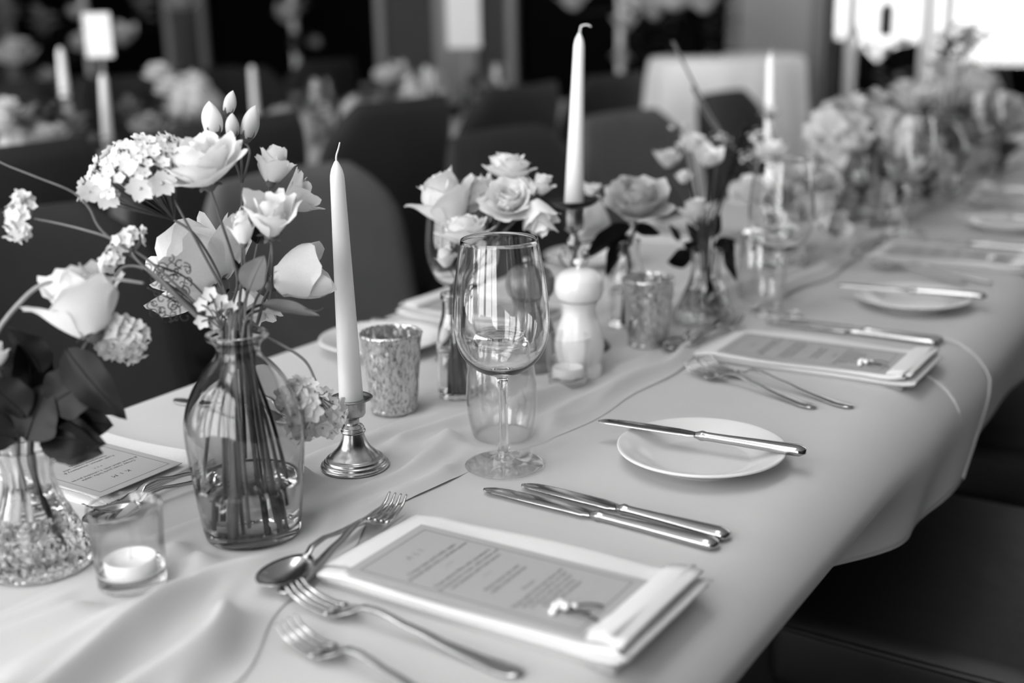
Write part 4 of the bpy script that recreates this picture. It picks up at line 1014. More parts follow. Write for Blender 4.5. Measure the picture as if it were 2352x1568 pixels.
stem(f, [inside(.004, -.018, .008), inside(.003, -.010, .09), neck(.003, -.008), atd(553, 700, D-.02)], [.0042, .0036, .0034], M_stemlt)
for k, (dx, dy, z0, m) in enumerate([(-.022, .006, .03, M_stemdk), (-.012, .010, .062, M_stem), (.008, .008, .075, M_stemdk), (.018, .012, .05, M_stemdk), (.024, .002, .035, M_stem), (-.02, -.016, .05, M_stemdk)]):
    t_ = new('cut_stem', 'one of the loose dark cut stems leaning inside the bottle', 'stem', base=inside(dx, dy, z0), group='loose stems in the smoky bottle')
    stem(t_, [inside(dx, dy, z0), inside(dx*.7, dy*.8, .10), inside(dx*.3, dy*.4, .15), neck(dx*.15, dy*.2, .004)], [.0017, .0014], m)
# trailing tendrils with alyssum heads
def tendril(name, label, pts, r, heads, base, mstem=M_stemlt, group=G_B):
    f = thing(name, label, 'flower', base, group=group); stem(f, pts, r, mstem, n=9)
    for (px, py, dep, n, rad, fr, ax, foot, scl) in heads:
        P = atd(px, py, dep); umbel(f, P, ax(P) if callable(ax) else ax, rad, n, fr, int(px+py), 'five', M_petal, .5, foot, mstem, 1.0, .0005, scl)
    return f
tendril('alyssum', 'alyssum head on an arching stem drooping right of the bottle', [inside(.01, -.012, .02), neck(.006, -.010), atd(553, 776, D-.03), atd(578, 762, D-.035), atd(640, 788, D-.03), atd(698, 826, D-.02), atd(722, 868, D-.015), atd(726, 888, D-.012)], [.0015, .0011],
        [(690, 915, D-.02, 15, .017, .0085, lambda P: TC(P, -.3, .2), atd(724, 900, D-.012), (1, 1)), (735, 950, D+.02, 17, .022, .0085, lambda P: TC(P, .3, 0), atd(726, 905, D), (1, 1)), (690, 985, D-.01, 7, .011, .0075, lambda P: TC(P, -.1, -.4), atd(722, 930, D), (1, 1))], inside(.01, -.012, .02))
tendril('alyssum', 'long thin alyssum stem reaching to the left edge of the picture', [inside(-.01, -.006, .02), neck(-.008, -.004), atd(500, 745, D-.02), atd(400, 650, D-.04), atd(330, 590, D-.05), atd(255, 548, D-.06), atd(195, 528, D-.065), atd(130, 512, D-.07), atd(78, 502, D-.075)], [.0016, .0006],
        [(45, 495, D-.075, 17, .0135, .0058, lambda P: TC(P, -.6, .1), atd(72, 502, D-.075), (.75, 1.5)), (45, 535, D-.075, 4, .005, .0062, lambda P: TC(P, -.1, -.8), atd(55, 515, D-.075), (1, 1)), (52, 462, D-.075, 5, .007, .0055, lambda P: TC(P, 0, .6), atd(60, 495, D-.075), (1, 1))], inside(-.01, -.006, .02))
tendril('alyssum', 'short alyssum spray in front of the dark chair, left of the bouquet', [inside(-.012, -.008, .02), neck(-.009, -.006), atd(470, 745, D-.03), atd(385, 665, D-.045), atd(318, 600, D-.055), atd(300, 575, D-.055)], [.0014, .0008],
        [(300, 545, D-.055, 9, .011, .0056, lambda P: TC(P, .5, .8), atd(305, 580, D-.055), (.6, 1.4)), (268, 580, D-.055, 7, .009, .0056, lambda P: TC(P, -.4, .4), atd(290, 585, D-.055), (1, .8)), (248, 605, D-.055, 4, .006, .0062, lambda P: TC(P, -.5, -.4), atd(280, 590, D-.055), (1, 1))], inside(-.012, -.008, .02))
tendril('alyssum', 'bare branching tendril curving up to the left edge', [neck(-.009, -.004, -.02), neck(-.009, -.004), atd(480, 735, D-.02), atd(330, 610, D-.05), atd(235, 530, D-.05), atd(205, 478, D-.05), atd(165, 440, D-.05), atd(80, 405, D-.05), atd(0, 372, D-.05), atd(-60, 330, D-.05)], [.0016, .0007], [], neck(-.009, -.004, -.02), M_stem)
tendril('alyssum', 'alyssum head hanging below the white rose at far left', [neck(-.012, -.006, -.02), neck(-.010, -.006), atd(470, 740, D-.03), atd(400, 672, D-.05), atd(345, 622, D-.06), atd(290, 612, D-.065), atd(262, 640, D-.07), atd(256, 690, D-.07), atd(268, 745, D-.07)], [.0014, .0010],
        [(285, 778, D-.07, 22, .020, .0070, lambda P: TC(P, .3, -.55), atd(266, 748, D-.07), (1.15, .8)), (322, 765, D-.072, 6, .008, .0060, lambda P: TC(P, .8, -.1), atd(280, 755, D-.07), (1, 1)), (250, 800, D-.072, 6, .008, .0065, lambda P: TC(P, -.5, -.6), atd(266, 760, D-.07), (1, 1))], neck(-.012, -.006, -.02))

# ---- rose in the crackled bud vase at lower left ---------------------------------------------
DF = .975; G_V = 'stems in the crackled bud vase'; FB = Vector((FVX, FVY, T+.012)); FN = Vector((FVX, FVY, T+.101))
f = thing('white_rose', 'white rose leaning left over dark leaves in the lower left corner', 'flower', FB, group=G_V)
C = atd(215, 765, DF-.03); ax = (UPV*.88-RGT*.34-FWD*.10).normalized(); bloom(f, C, ax, .043, 'rose_cup', M_petal, 31, .6); calyx(f, C, ax, .026, M_leaf)
stem(f, [FB+RGT*.016, FN+RGT*.004, atd(120, 930, DF-.01), atd(170, 840, DF-.02), C], [.0030, .0024], M_stemdk)
for px, py, dx, dy, L, W, roll, m in [(150, 800, .62, -.78, .075, .020, 60, M_leafdk), (95, 860, -.35, .9, .048, .022, 80, M_leafdk), (70, 900, .1, 1.0, .05, .022, 100, M_leafdk), (110, 930, .85, .5, .05, .024, 75, M_leafdk), (120, 960, .9, -.1, .050, .026, 70, M_leafdk),
                               (60, 960, -.6, .75, .05, .022, 85, M_leafdk), (90, 1000, .95, -.05, .054, .021, 55, M_leafdk), (40, 1010, -.85, .2, .05, .024, 65, M_leafdk), (95, 985, .35, .95, .046, .024, 110, M_leafdk), (30, 900, .3, .95, .045, .018, 70, M_leafdk), (120, 1000, .5, -.2, .045, .020, 80, M_leafdk), (60, 1010, .2, .5, .05, .026, 85, M_leafdk)]:
    leaf(f, atd(px, py, DF-.03+random.Random(px+py).uniform(-.02, .02)), RGT*dx+UPV*dy-FWD*.15, L, W, m, .25, .5, .05, R(roll))
f = thing('white_rose', 'white bud cut off by the left edge of the picture', 'flower', FB+Vector((.004, .003, 0)), group=G_V)
C = atd(-8, 842, DF-.05); bloom(f, C, (UPV-RGT*.2).normalized(), .014, 'rose_cup', M_petal, 33); calyx(f, C, UPV, .014)
stem(f, [FB-RGT*.014, FN-RGT*.006, atd(40, 970, DF-.03), atd(5, 880, DF-.05), C], [.0026, .0020], M_stem)
f = thing('trailing_stem', 'thick pale stem arching over the white rose at far left', 'stem', FB+Vector((-.004, -.003, 0)), group=G_V)
stem(f, [FB, FN-RGT*.008, atd(-30, 900, DF-.03), atd(-15, 780, DF-.04), atd(60, 680, DF-.05), atd(120, 645, DF-.05), atd(200, 634, DF-.05), atd(260, 640, DF-.05), atd(330, 650, DF-.05)], [.0026, .0010], M_stemlt, n=9)
stem(f, [atd(205, 634, DF-.05), atd(190, 618, DF-.05), atd(182, 604, DF-.05)], [.0013, .0009], M_stemlt, 'side_stem')

# ---- white roses in the small bottle ----------------------------------------------------------
DS = 1.40; G_R = 'white roses in the small bottle'; SBB = Vector((SBX, SBY, T+.008)); SBN = Vector((SBX, SBY, T+.121))
def rstem(f, b, pts, r=.0016, m=M_stem): stem(f, [b, SBN+(b-SBB)*.4]+pts, [r, r*.8], m)
f = thing('white_rose', 'largest white rose, side on, left of the wine glass rim', 'flower', SBB+Vector((-.006, 0, 0)), group=G_R)
C = atd(1045, 508, DS); ax = (-RGT*.42+UPV*.86-FWD*.18).normalized(); bloom(f, C, ax, .046, 'rose_cup', M_petal, 41, .3); calyx(f, C, ax, .03); rstem(f, Vector(f.location), [atd(1075, 580, DS), C], .0022)
f = thing('spray_rose', 'open white spray rose facing the camera above the wine glass', 'flower', SBB+Vector((.005, .004, 0)), group=G_R)
C = atd(1168, 478, DS+.0); ax = TC(C, .05, .80); bloom(f, C, ax, .0315, 'rose', M_petal, 42); calyx(f, C, ax, .02)
node = atd(1112, 580, DS); rstem(f, Vector(f.location), [node, atd(1140, 520, DS), C], .0020)
for px, py, r, a, b_, kind, lab, dd in [(1168, 412, .0285, .05, 1.2, 'rose', 'ruffled white spray rose at the top of the small bottle cluster', .02), (1238, 445, .0185, .25, 1.0, 'rose_cup', 'round white rosebud at the upper right of the spray', .01), (1122, 455, .025, -.9, .5, 'rose', 'white spray rose seen from the side, left of the open one', .015)]:
    f = thing('spray_rose', lab, 'flower', SBB+Vector((.002*(px % 3), -.003+.001*(py % 4), 0)), group=G_R); C = atd(px, py, DS+dd); ax = (RGT*a+UPV*b_-FWD*.3).normalized()
    bloom(f, C, ax, r, kind, M_petal, px); calyx(f, C, ax, r*.7); rstem(f, Vector(f.location), [node, node.lerp(C, .5), C], .0013)
f = thing('spray_rose', 'drooping pointed white rosebud at the right of the spray', 'flower', SBB+Vector((.007, -.004, 0)), group=G_R)
C = atd(1222, 455, DS-.01); ax = (RGT*.30-UPV*.92-FWD*.15).normalized(); bloom(f, atd(1226, 462, DS-.01), ax, .025, 'rose_cup', M_petal, 44, stretch=1.35); calyx(f, C, ax, .014); rstem(f, Vector(f.location), [node, atd(1190, 500, DS), atd(1214, 452, DS), C], .0012)
f = thing('spray_rose', 'low white rose just behind the wine glass rim', 'flower', SBB+Vector((-.003, -.006, 0)), group=G_R)
C = atd(1072, 560, DS-.03); ax = (UPV*.95-RGT*.05-FWD*.2).normalized(); bloom(f, C, ax, .031, 'rose', M_petal, 45); calyx(f, C, ax, .018); rstem(f, Vector(f.location), [atd(1078, 620, DS-.02), C], .0014)
f = thing('spray_rose', 'smallest white rosebud hanging left of the wine glass bowl', 'flower', SBB+Vector((-.008, -.003, 0)), group=G_R)
C = atd(1026, 612, DS-.02); ax = (UPV*.9-RGT*.1-FWD*.3).normalized(); bloom(f, C, ax, .0145, 'rose_cup', M_petal, 46, stretch=1.2); calyx(f, C, ax, .010); rstem(f, Vector(f.location), [atd(1045, 640, DS-.01), C], .0011)
for k in range(3):
    f = thing('cut_stem', 'one of the dark stems crossing inside the small bottle', 'stem', SBB+Vector((-.010+.009*k, .006-.005*k, 0)), group='stems in the small bottle')
    stem(f, [Vector(f.location), SBN+Vector((.006-.006*k, 0, -.03)), SBN+Vector((.004-.004*k, 0, .012))], [.0026, .0022], M_stemdk)
f = thing('leafy_sprig', 'dark leaves behind the white spray roses', 'foliage', SBB+Vector((.009, .006, 0)), group=G_R)
rstem(f, Vector(f.location), [atd(1130, 590, DS+.02), atd(1160, 540, DS+.02)], .0012, M_stemdk)
leaf(f, atd(1130, 560, DS+.02), RGT*.3+UPV*.9, .05, .012, M_leafdk, .3, .3, roll=R(50)); leaf(f, atd(1150, 540, DS+.02), RGT*.9+UPV*.3, .05, .013, M_leafdk, .3, .3, roll=R(50))

# ---- dusky rose and its neighbours ------------------------------------------------------------
DR = 1.62; RB = Vector((RVX, RVY, T+.008)); RN = Vector((RVX, RVY, T+.121)); G_D = 'stems in the blurred clear bottle'
f = thing('dusky_rose', 'wide open dusky grey rose right of the tall candle', 'flower', RB, group=G_D)
C = atd(1466, 488, DR); ax = (UPV*.80-FWD*.62-RGT*.05).normalized(); bloom(f, C, ax, .045, 'rose', M_petalgrey, 51); calyx(f, C, ax, .03, M_leafdk); stem(f, [RB, RN, atd(1448, 560, DR), C], [.0028, .0024], M_stemdk)
leaf(f, atd(1452, 520, DR), (-RGT*.85-UPV*.45), .085, .022, M_leafdk, .3, .3, .04, R(60)); leaf(f, atd(1455, 525, DR), (RGT*.8-UPV*.1), .04, .012, M_leafdk, .3, .3, roll=R(50)); leaf(f, atd(1448, 540, DR+.02), (-RGT*.6-UPV*.8), .07, .02, M_leafdk, .3, .3, roll=R(70))
f = thing('white_rose', 'white rose lying behind the tall candlestick stem', 'flower', RB+Vector((-.006, .004, 0)), group=G_D)
C = atd(1395, 525, DR+.05); ax = (-RGT*.88+UPV*.42).normalized(); bloom(f, C, ax, .042, 'rose_cup', M_petal, 52); calyx(f, C, ax, .028); stem(f, [Vector(f.location), RN, atd(1425, 590, DR+.03), C], [.0024, .002], M_stemdk)
f = thing('white_rose', 'small white blossom right behind the tall candle foot', 'flower', RB+Vector((.006, .006, 0)), group=G_D)
C = atd(1358, 450, DR+.08); bloom(f, C, (UPV-FWD*.3).normalized(), .017, 'lisi', M_petal, 53); calyx(f, C, UPV, .012); stem(f, [Vector(f.location), RN, atd(1400, 540, DR+.06), C], [.0014, .0011], M_stem)

# ---- blurred mixed bouquets: one mesh per bloom --------------------------------------------------
BM = {}
def soft_mesh(kind, m, seed=0):
    key = (kind, m.name, seed)
    if key not in BM:
        if kind in RINGS: vf = bloom_vf(kind, seed+3); st = lathe([(.10, -.16), (.24, -.06), (.28, .03)], 8); cut = len(vf[1]); vf = join(vf, st)
        elif kind == 'hydrangea':
            rnd = random.Random(seed); out = []
            for k in range(60):
                z = 1-1.5*(k+.5)/60; a = k*2.39996; q = math.sqrt(max(0, 1-z*z)); d = Vector((q*math.cos(a), q*math.sin(a), z))
                out.append(xf(floret_vf(4, .12, False, 2), Matrix.Translation(d*rnd.uniform(.66, 1.16)) @ align(d+Vector((rnd.uniform(-.4, .4), rnd.uniform(-.4, .4), rnd.uniform(-.4, .4))), rnd.uniform(0, 6)) @ Matrix.Scale(rnd.uniform(.26, .44), 4)))
            out.append(ball(.62, 12, 8)); vf = join(*out); cut = len(vf[1]); vf = join(vf, tube([(0, 0, -.5), (0, 0, -.8)], [.06, .05], 6))
        elif kind == 'spike':
            rnd = random.Random(seed); out = []
            for k in range(46):
                z = k/46*2-.2; a = k*2.4; rr = .16*(1-.35*k/46); out.append(xf(leaf_vf(.30, .06, .3, .2, 0, 2, 4), Matrix.Translation((0, 0, z)) @ Matrix.Rotation(a, 4, 'Z') @ Matrix.Rotation(.75, 4, 'X')))
            vf = join(*out); cut = len(vf[1]); vf = join(vf, tube([(0, 0, -1.3), (0, 0, 1.7)], [.05, .03], 6))
        elif kind == 'sprig':
            rnd = random.Random(seed); out = []; 
            for k in range(18):
                d = Vector((rnd.uniform(-.7, .7), rnd.uniform(-.7, .7), rnd.uniform(.2, 1))).normalized()*rnd.uniform(.5, 1.1); out.append(xf(floret_vf(5, .3, False, 2), Matrix.Translation(d) @ align(d) @ Matrix.Scale(.17, 4)))
            cutv = join(*out); cut = len(cutv[1]); vf = join(cutv, *[tube([(0, 0, -.35), (0, 0, -.1), (v[0]*.9, v[1]*.9, v[2]*.95)], .015, 4) for v in [o[0][0] for o in out]])
        else:  # leafy
            rnd = random.Random(seed); out = []
            for k in range(9):
                out.append(xf(leaf_vf(.9, .28, .3, .4, 0, 3, 6), Matrix.Translation((0, 0, -.5+k*.12)) @ Matrix.Rotation(k*2.4, 4, 'Z') @ Matrix.Rotation(rnd.uniform(.3, .9), 4, 'X')))
            vf = join(*out); cut = len(vf[1]); vf = join(vf, tube([(0, 0, -.6), (0, 0, .5)], .03, 5))
        me = mk(kind+'_bloom', vf); me.materials.append(m); me.materials.append(M_stemdk if m is not M_leafdk else M_leafdk)
        me.polygons.foreach_set('material_index', [0 if i < cut else 1 for i in range(len(vf[1]))]); BM[key] = me
    return BM[key]
def soft(kind, name, label, px, py, dep, r, ax=(0, 0, 1), m=None, seed=0, group=None, cat='flower', P=None, to=None):
    P = atd(px, py, dep) if P is None else Vector(P); m = m or M_petal; M = Matrix.Translation(P) @ align(Vector(ax), seed*1.3+px*.01) @ Matrix.Scale(r, 4)
    if to is not None:                      # stands in a vase whose mouth is at 'to'
        to = Vector(to); rnd = random.Random(px+py); foot = to+Vector((rnd.uniform(-.008, .008), rnd.uniform(-.008, .008), -.075)); f = thing(name, label, cat, foot, group=group)
        part('foliage' if cat == 'foliage' else 'bloom', soft_mesh(kind, m, seed), None, f, Matrix.Translation(-foot) @ M)
        low = P-Vector(ax).normalized()*r*.3; part('stem', tube([q-foot for q in crom([foot, to+(foot-to)*.2, to.lerp(low, .55)+Vector((0, 0, .01)), low], 4)], [.0018, .0014], 6), M_stemdk, f)
        return f
    return single(name, soft_mesh(kind, m, seed), None, label, cat, Matrix.Translation(P) @ align(Vector(ax), seed*1.3+px*.01) @ Matrix.Scale(r, 4), group)
G2 = 'flowers in the second crackled vase'
V2N = Vector((V2X, V2Y, T+.10)); k = 1.70
f = thing('white_rose', 'blurred white rose leaning left over the second crackled vase', 'flower', (V2X, V2Y, T+.012), group=G2)
C = atd(1600, 508, k); bloom(f, C, (UPV-FWD*.35-RGT*.2).normalized(), .026, 'rose_cup', M_petal, 61); calyx(f, C, UPV, .02); stem(f, [Vector(f.location)+RGT*.012, V2N, atd(1615, 560, k), C], [.002, .0016], M_stemdk)
f = thing('leafy_sprig', 'blurred black round leaves hanging over the second crackled vase', 'foliage', (V2X+.004, V2Y, T+.012), group=G2)
stem(f, [Vector(f.location)-RGT*.016, V2N, atd(1612, 570, k)], [.002, .0015], M_stemdk)
for px, py, dx, dy, L, W in [(1590, 592, -.9, -.1, .038, .018), (1672, 555, .1, -1, .06, .014), (1665, 545, .3, -.95, .034, .012), (1560, 555, -.4, .9, .03, .008), (1625, 545, .5, .8, .04, .013), (1600, 560, -.3, .9, .035, .012), (1620, 560, .1, 1, .03, .012), (1640, 570, .8, .3, .035, .013), (1612, 575, -.7, .3, .03, .012)]: leaf(f, atd(px, py, k-.01), RGT*dx+UPV*dy, L, W, M_leafdk, .2, .3, 0, R(75))
f = thing('veronica_spike', 'blurred dark veronica spike leaning over the second vase', 'flower', (V2X+.006, V2Y+.004, T+.012), group=G2)
P = atd(1690, 350, k+.02); stem(f, [Vector(f.location)+RGT*.01, V2N, atd(1650, 500, k), P], [.0018, .0012], M_stemdk)
part('flower_spike', soft_mesh('spike', M_leafdk, 2), None, f, Matrix.Translation(atd(1672, 410, k+.01)-Vector(f.location)) @ align(UPV*.9+RGT*.32) @ Matrix.Scale(.045, 4))
for j in range(4):
    f = thing('cut_stem', 'one of the blurred dark stems crossing in the second crackled vase', 'stem', (V2X-.014+.009*j, V2Y+.004-.003*j, T+.012), group='stems in the second crackled vase')
    stem(f, [Vector(f.location), V2N+Vector((.006-.004*j, 0, -.03)), V2N+Vector((.012-.008*j, 0, .05))], [.0022, .0018], M_stemdk)
for i, (px, py, dp, r, kind, m, ax) in enumerate([
        (1535, 385, 1.95, .030, 'lisi', M_petalpale, (0, 0, 1)), (1590, 345, 1.95, .024, 'rose', M_petal, (.2, -.3, 1)), (1570, 420, 1.80, .015, 'rose_cup', M_petal, (0, 0, 1)), (1625, 380, 1.9, .030, 'lisi', M_petal, (.3, -.4, 1)), (1650, 335, 1.95, .022, 'sprig', M_petal, (0, 0, 1)), (1560, 300, 2.0, .02, 'sprig', M_petalpale, (0, 0, 1))]):
    soft(kind, 'white_blossom', 'one of the blurred white blossoms crowding left of the dark spike', px, py, dp, r, ax, m, i, 'blossoms left of the dark spike', to=V2N)
for i, (px, py, dp, r, kind, m, ax) in enumerate([
        (1725, 455, 1.98, .034, 'rose', M_petal, (-.2, -.5, 1)), (1770, 375, 2.05, .034, 'lisi', M_petal, (0, -.4, 1)), (1830, 410, 2.05, .036, 'open', M_petalpale, (.2, -.5, 1)), (1880, 430, 2.05, .034, 'rose', M_petalpale, (.5, -.4, 1)), (1895, 520, 2.0, .036, 'cup', M_petalpale, (.8, -.5, .2)), (1790, 470, 2.1, .036, 'rose', M_petalpale, (0, -.6, 1)), (1850, 500, 2.02, .035, 'lisi', M_petalpale, (.3, -.7, .4)), (1715, 375, 2.0, .022, 'sprig', M_petal, (0, 0, 1)), (1740, 330, 2.1, .026, 'sprig', M_petal, (0, 0, 1)), (1768, 275, 2.12, .026, 'sprig', M_petal, (0, 0, 1))]):
    soft(kind, 'pale_blossom', 'one of the blurred pale blossoms massed behind the second wine glass', px, py, dp, r, ax, m, i, 'blossoms behind the second wine glass', to=(V3X, V3Y, T+.10))
for i, (px, py, dp, r) in enumerate([(1925, 310, 2.42, .062), (2000, 290, 2.45, .062), (2060, 335, 2.42, .055), (1960, 350, 2.40, .050)]):
    soft('hydrangea', 'hydrangea', ['far left', 'top', 'right', 'lowest'][i]+' pale grey hydrangea head of the blurred bunch right of the second taper', px, py, dp, r, (0, -.3, 1), M_petalpale, i, 'hydrangea bunch', to=(V4X, V4Y, T+.172))
for i, (px, py, dp, r, kind, m) in enumerate([(1985, 395, 2.38, .03, 'lisi', M_petal), (2035, 400, 2.4, .028, 'lisi', M_petal), (2080, 395, 2.42, .034, 'cup', M_petalpale), (1940, 430, 2.4, .02, 'sprig', M_petal)]):
    soft(kind, 'white_blossom', 'one of the small blurred white blossoms tucked under the hydrangea bunch', px, py, dp, r, (.2, -.6, .6), m, i, 'blossoms under the hydrangea', to=(V4X, V4Y, T+.172))
for i, (px, py, dp, r, m) in enumerate([(1985, 425, 2.45, .055, M_leafdk), (2060, 440, 2.45, .05, M_leafdk), (2110, 330, 2.6, .06, M_leaf), (1930, 470, 2.4, .05, M_leaf), (2125, 440, 2.6, .06, M_leafdk)]):
    soft('leafy', 'leafy_sprig', 'one of the blurred leafy sprigs beneath the hydrangea bunch', px, py, dp, r, (0, 0, 1), m, i, 'sprigs under the hydrangea', 'foliage', to=(V4X, V4Y, T+.172))
for i, (px, py, dp, r, kind, m) in enumerate([(2105, 245, 2.95, .040, 'rose', M_petal), (2180, 250, 2.95, .055, 'rose_cup', M_petal), (2075, 215, 3.0, .03, 'rose', M_petal), (2220, 215, 3.0, .07, 'hydrangea', M_petalpale), (2290, 270, 3.0, .06, 'hydrangea', M_petalpale), (2165, 175, 3.05, .05, 'lisi', M_petalpale), (2130, 200, 3.05, .04, 'sprig', M_petal), (2325, 300, 3.0, .05, 'rose', M_petalpale), (2240, 350, 2.9, .05, 'hydrangea', M_petalgrey), (2180, 330, 2.9, .05, 'lisi', M_petalgrey)]):
    soft(kind, 'far_blossom', 'one of the far blurred blossoms bunched under the bright window', px, py, dp, r, (.1, -.4, 1), m, i, 'blossoms under the bright window', to=(V5X, V5Y, T+.172))
for i, (px, py, dp, r, kind, m) in enumerate([(2210, 130, 3.05, .09, 'sprig', M_petalgrey), (2175, 130, 3.05, .07, 'leafy', M_leaf), (2120, 290, 3.0, .08, 'leafy', M_leafdk), (2200, 300, 2.95, .08, 'leafy', M_leafdk), (2250, 330, 2.95, .08, 'leafy', M_leaf), (2300, 360, 2.95, .09, 'leafy', M_leaf), (2250, 420, 3.0, .07, 'leafy', M_leaf), (2050, 200, 3.2, .08, 'leafy', M_leafdk), (2230, 110, 3.1, .06, 'sprig', M_leaf)]):
    soft(kind, 'leafy_sprig', 'one of the far blurred sprigs among the flowers under the bright window', px, py, dp, r, (.1, -.1, 1), m, i, 'sprigs under the bright window', 'foliage', to=(V5X, V5Y, T+.172))
# two thin dry stalks rising in front of the cocktail table
for i, (a, c_) in enumerate([((1655, 300), (1545, 95)), ((1640, 290), (1590, 200))]):
    f = thing('dry_stalk', ['long blurred reed slanting across the cocktail table cloth', 'shorter blurred reed beside the long one'][i], 'foliage', (V3X, V3Y, T+.012)); stem(f, [Vector(f.location), Vector((V3X, V3Y, T+.10)), atd(a[0], a[1], 2.0), atd(c_[0], c_[1], 2.02)], [.0016, .0024], M_leaf)
# ------------------------------------------------------------------ chairs
def back_vf(w, h, th, curve, r, lean):
    """curved upholstered back: width along Y, rounded top, wraps forward (+X) at the sides"""
    def outline(v): return 1-max(0, (v-.62)/.38)**3*.34
    def face(off, flip):
        def fn(u, v):
            s = (u*2-1)*outline(v); return (-lean*v*h+curve*s*s+off*(1-.6*max(abs(u*2-1)**8, v**10)), s*w/2, h*v+.0)
        vf = grid(16, 14, fn); return vf if flip else (vf[0], [tuple(reversed(f)) for f in vf[1]])
    a, b = face(th/2, True), face(-th/2, False); n = len(a[0]); F = a[1]+[tuple(i+n for i in f) for f in b[1]]
    nu, nv = 16, 14; ring = [i for i in range(nu+1)]+[j*(nu+1)+nu for j in range(1, nv+1)]+[nv*(nu+1)+i for i in range(nu-1, -1, -1)]+[j*(nu+1) for j in range(nv-1, 0, -1)]
    for p, q in zip(ring, ring[1:]+ring[:1]): F.append((q, p, p+n, q+n))
    return a[0]+b[0], F
def make_chair(name, label, fab, leg, seat_h=.47, back_h=.87, w=.50, d=.48, group=None):
    t = thing(name, label, 'chair', (0, 0, 0), group=group)         # faces +X
    part('seat', mv(rbox(d, w, .11, .028, 3), 0, 0, seat_h-.055), fab, t)
    rp = [(d/2-.012, -w/2+.02), (d/2-.004, -w/2+.05), (d/2-.004, w/2-.05), (d/2-.012, w/2-.02), (d/2-.05, w/2-.004), (-d/2+.05, w/2-.004), (-d/2+.004, w/2-.05), (-d/2+.004, -w/2+.05), (-d/2+.05, -w/2+.004), (d/2-.05, -w/2+.004), (d/2-.012, -w/2+.02)]
    part('piping', tube(crom([(x, y, seat_h-.018) for x, y in rp], 4), .0045, 7), fab, t)
    part('backrest', mv(back_vf(w+.02, back_h-seat_h+.06, .06, .07, .05, .16), -d/2+.01, 0, seat_h-.06), fab, t)
    for sx in (-1, 1):
        for sy in (-1, 1): part('leg', loft([[(sx*(d/2-.05)+a*r_+sx*.02*(1-q), sy*(w/2-.05)+b*r_+sy*.012*(1-q), q*(seat_h-.10)) for a, b in ((-1, -1), (1, -1), (1, 1), (-1, 1))] for q, r_ in ((0, .012), (.5, .016), (1, .021))]), leg, t, smooth=False)
    return t
def place(proto, used, x, y, rz, label, group):
    if not used: used.append(1); o = proto; o.location = (x, y, 0); o.rotation_euler = (0, 0, rz); o['label'] = label; o['group'] = group; return o
    return dup(proto, (x, y, 0), rz, label, group)
G_RC, G_LC = 'dark chairs along the right side', 'grey chairs along the left side'
cR = make_chair('dining_chair', '', M_seat, M_leg, .47, .88); uR = []
for y, lab in [(1.515, 'black leather chair seat at the lower right, pushed under the table'), (2.225, 'black chair second along the right side of the table'), (.81, 'black chair nearest the camera beside the table edge'), (2.93, 'black chair farthest along the right side')]:
    place(cR, uR, -.225, y, math.pi, lab, G_RC)
cL = make_chair('dining_chair', '', M_chairL, M_legpale, .47, .885, .54); uL = []
cL2 = make_chair('dining_chair', '', M_chairD, M_leg, .47, .90, .54); uL2 = []
place(cL2, uL2, -1.33, 1.02, R(-3), 'charcoal chair at the far left behind the bouquet', G_LC)
place(cL, uL, -1.35, 1.72, R(2), 'grey upholstered chair behind the near candle and the bottle bouquet', G_LC)
place(cL2, uL2, -1.32, 2.42, 0, 'charcoal chair behind the tall candlestick on the left side', G_LC)
place(cL, uL, -1.36, 3.10, R(-4), 'grey chair fourth along the left side, behind the dusky rose', G_LC)
place(cL2, uL2, -1.32, 3.78, R(3), 'charcoal chair farthest along the left side', G_LC)

# ------------------------------------------------------------------ second and third long tables with chairs
def far_table(x0, x1, y0, y1, lab, lab2, seed):
    table('dining_table', lab, x0+.02, x1-.02, y0, y1, T-.006)
    cloth('tablecloth', lab2, x0, x1, y0-.05, y1+.05, T, .32, .32, .015, .03, 60, seed, group='cloths on the far tables')
far_table(-3.30, -2.50, 1.0, 5.0, 'second long table beyond the left chairs', 'white cloth on the second long table beyond the left chairs', 11)
far_table(-5.35, -4.55, 1.6, 5.1, 'third long table at the far left of the room', 'white cloth on the third table at the far left', 12)
G_FC = 'dark chairs at the far tables'
cF = make_chair('dining_chair', '', M_chairD, M_leg, .47, .96, .52, group=G_FC); uF = []
for k, y in enumerate([1.35, 1.95, 2.55, 3.15, 3.75]):
    place(cF, uF, -2.27, y, math.pi, ['first', 'second', 'third', 'fourth', 'fifth'][k]+' dark chair from the left along the near side of the second table', G_FC)
    place(cF, uF, -3.53, y, 0, ['first', 'second', 'third', 'fourth', 'fifth'][k]+' dark chair from the left along the far side of the second table', G_FC)
for k, y in enumerate([2.2, 3.0, 3.8, 4.6]):
    place(cF, uF, -4.32, y, math.pi, ['first', 'second', 'third', 'fourth'][k]+' dark chair from the left at the third table', G_FC)

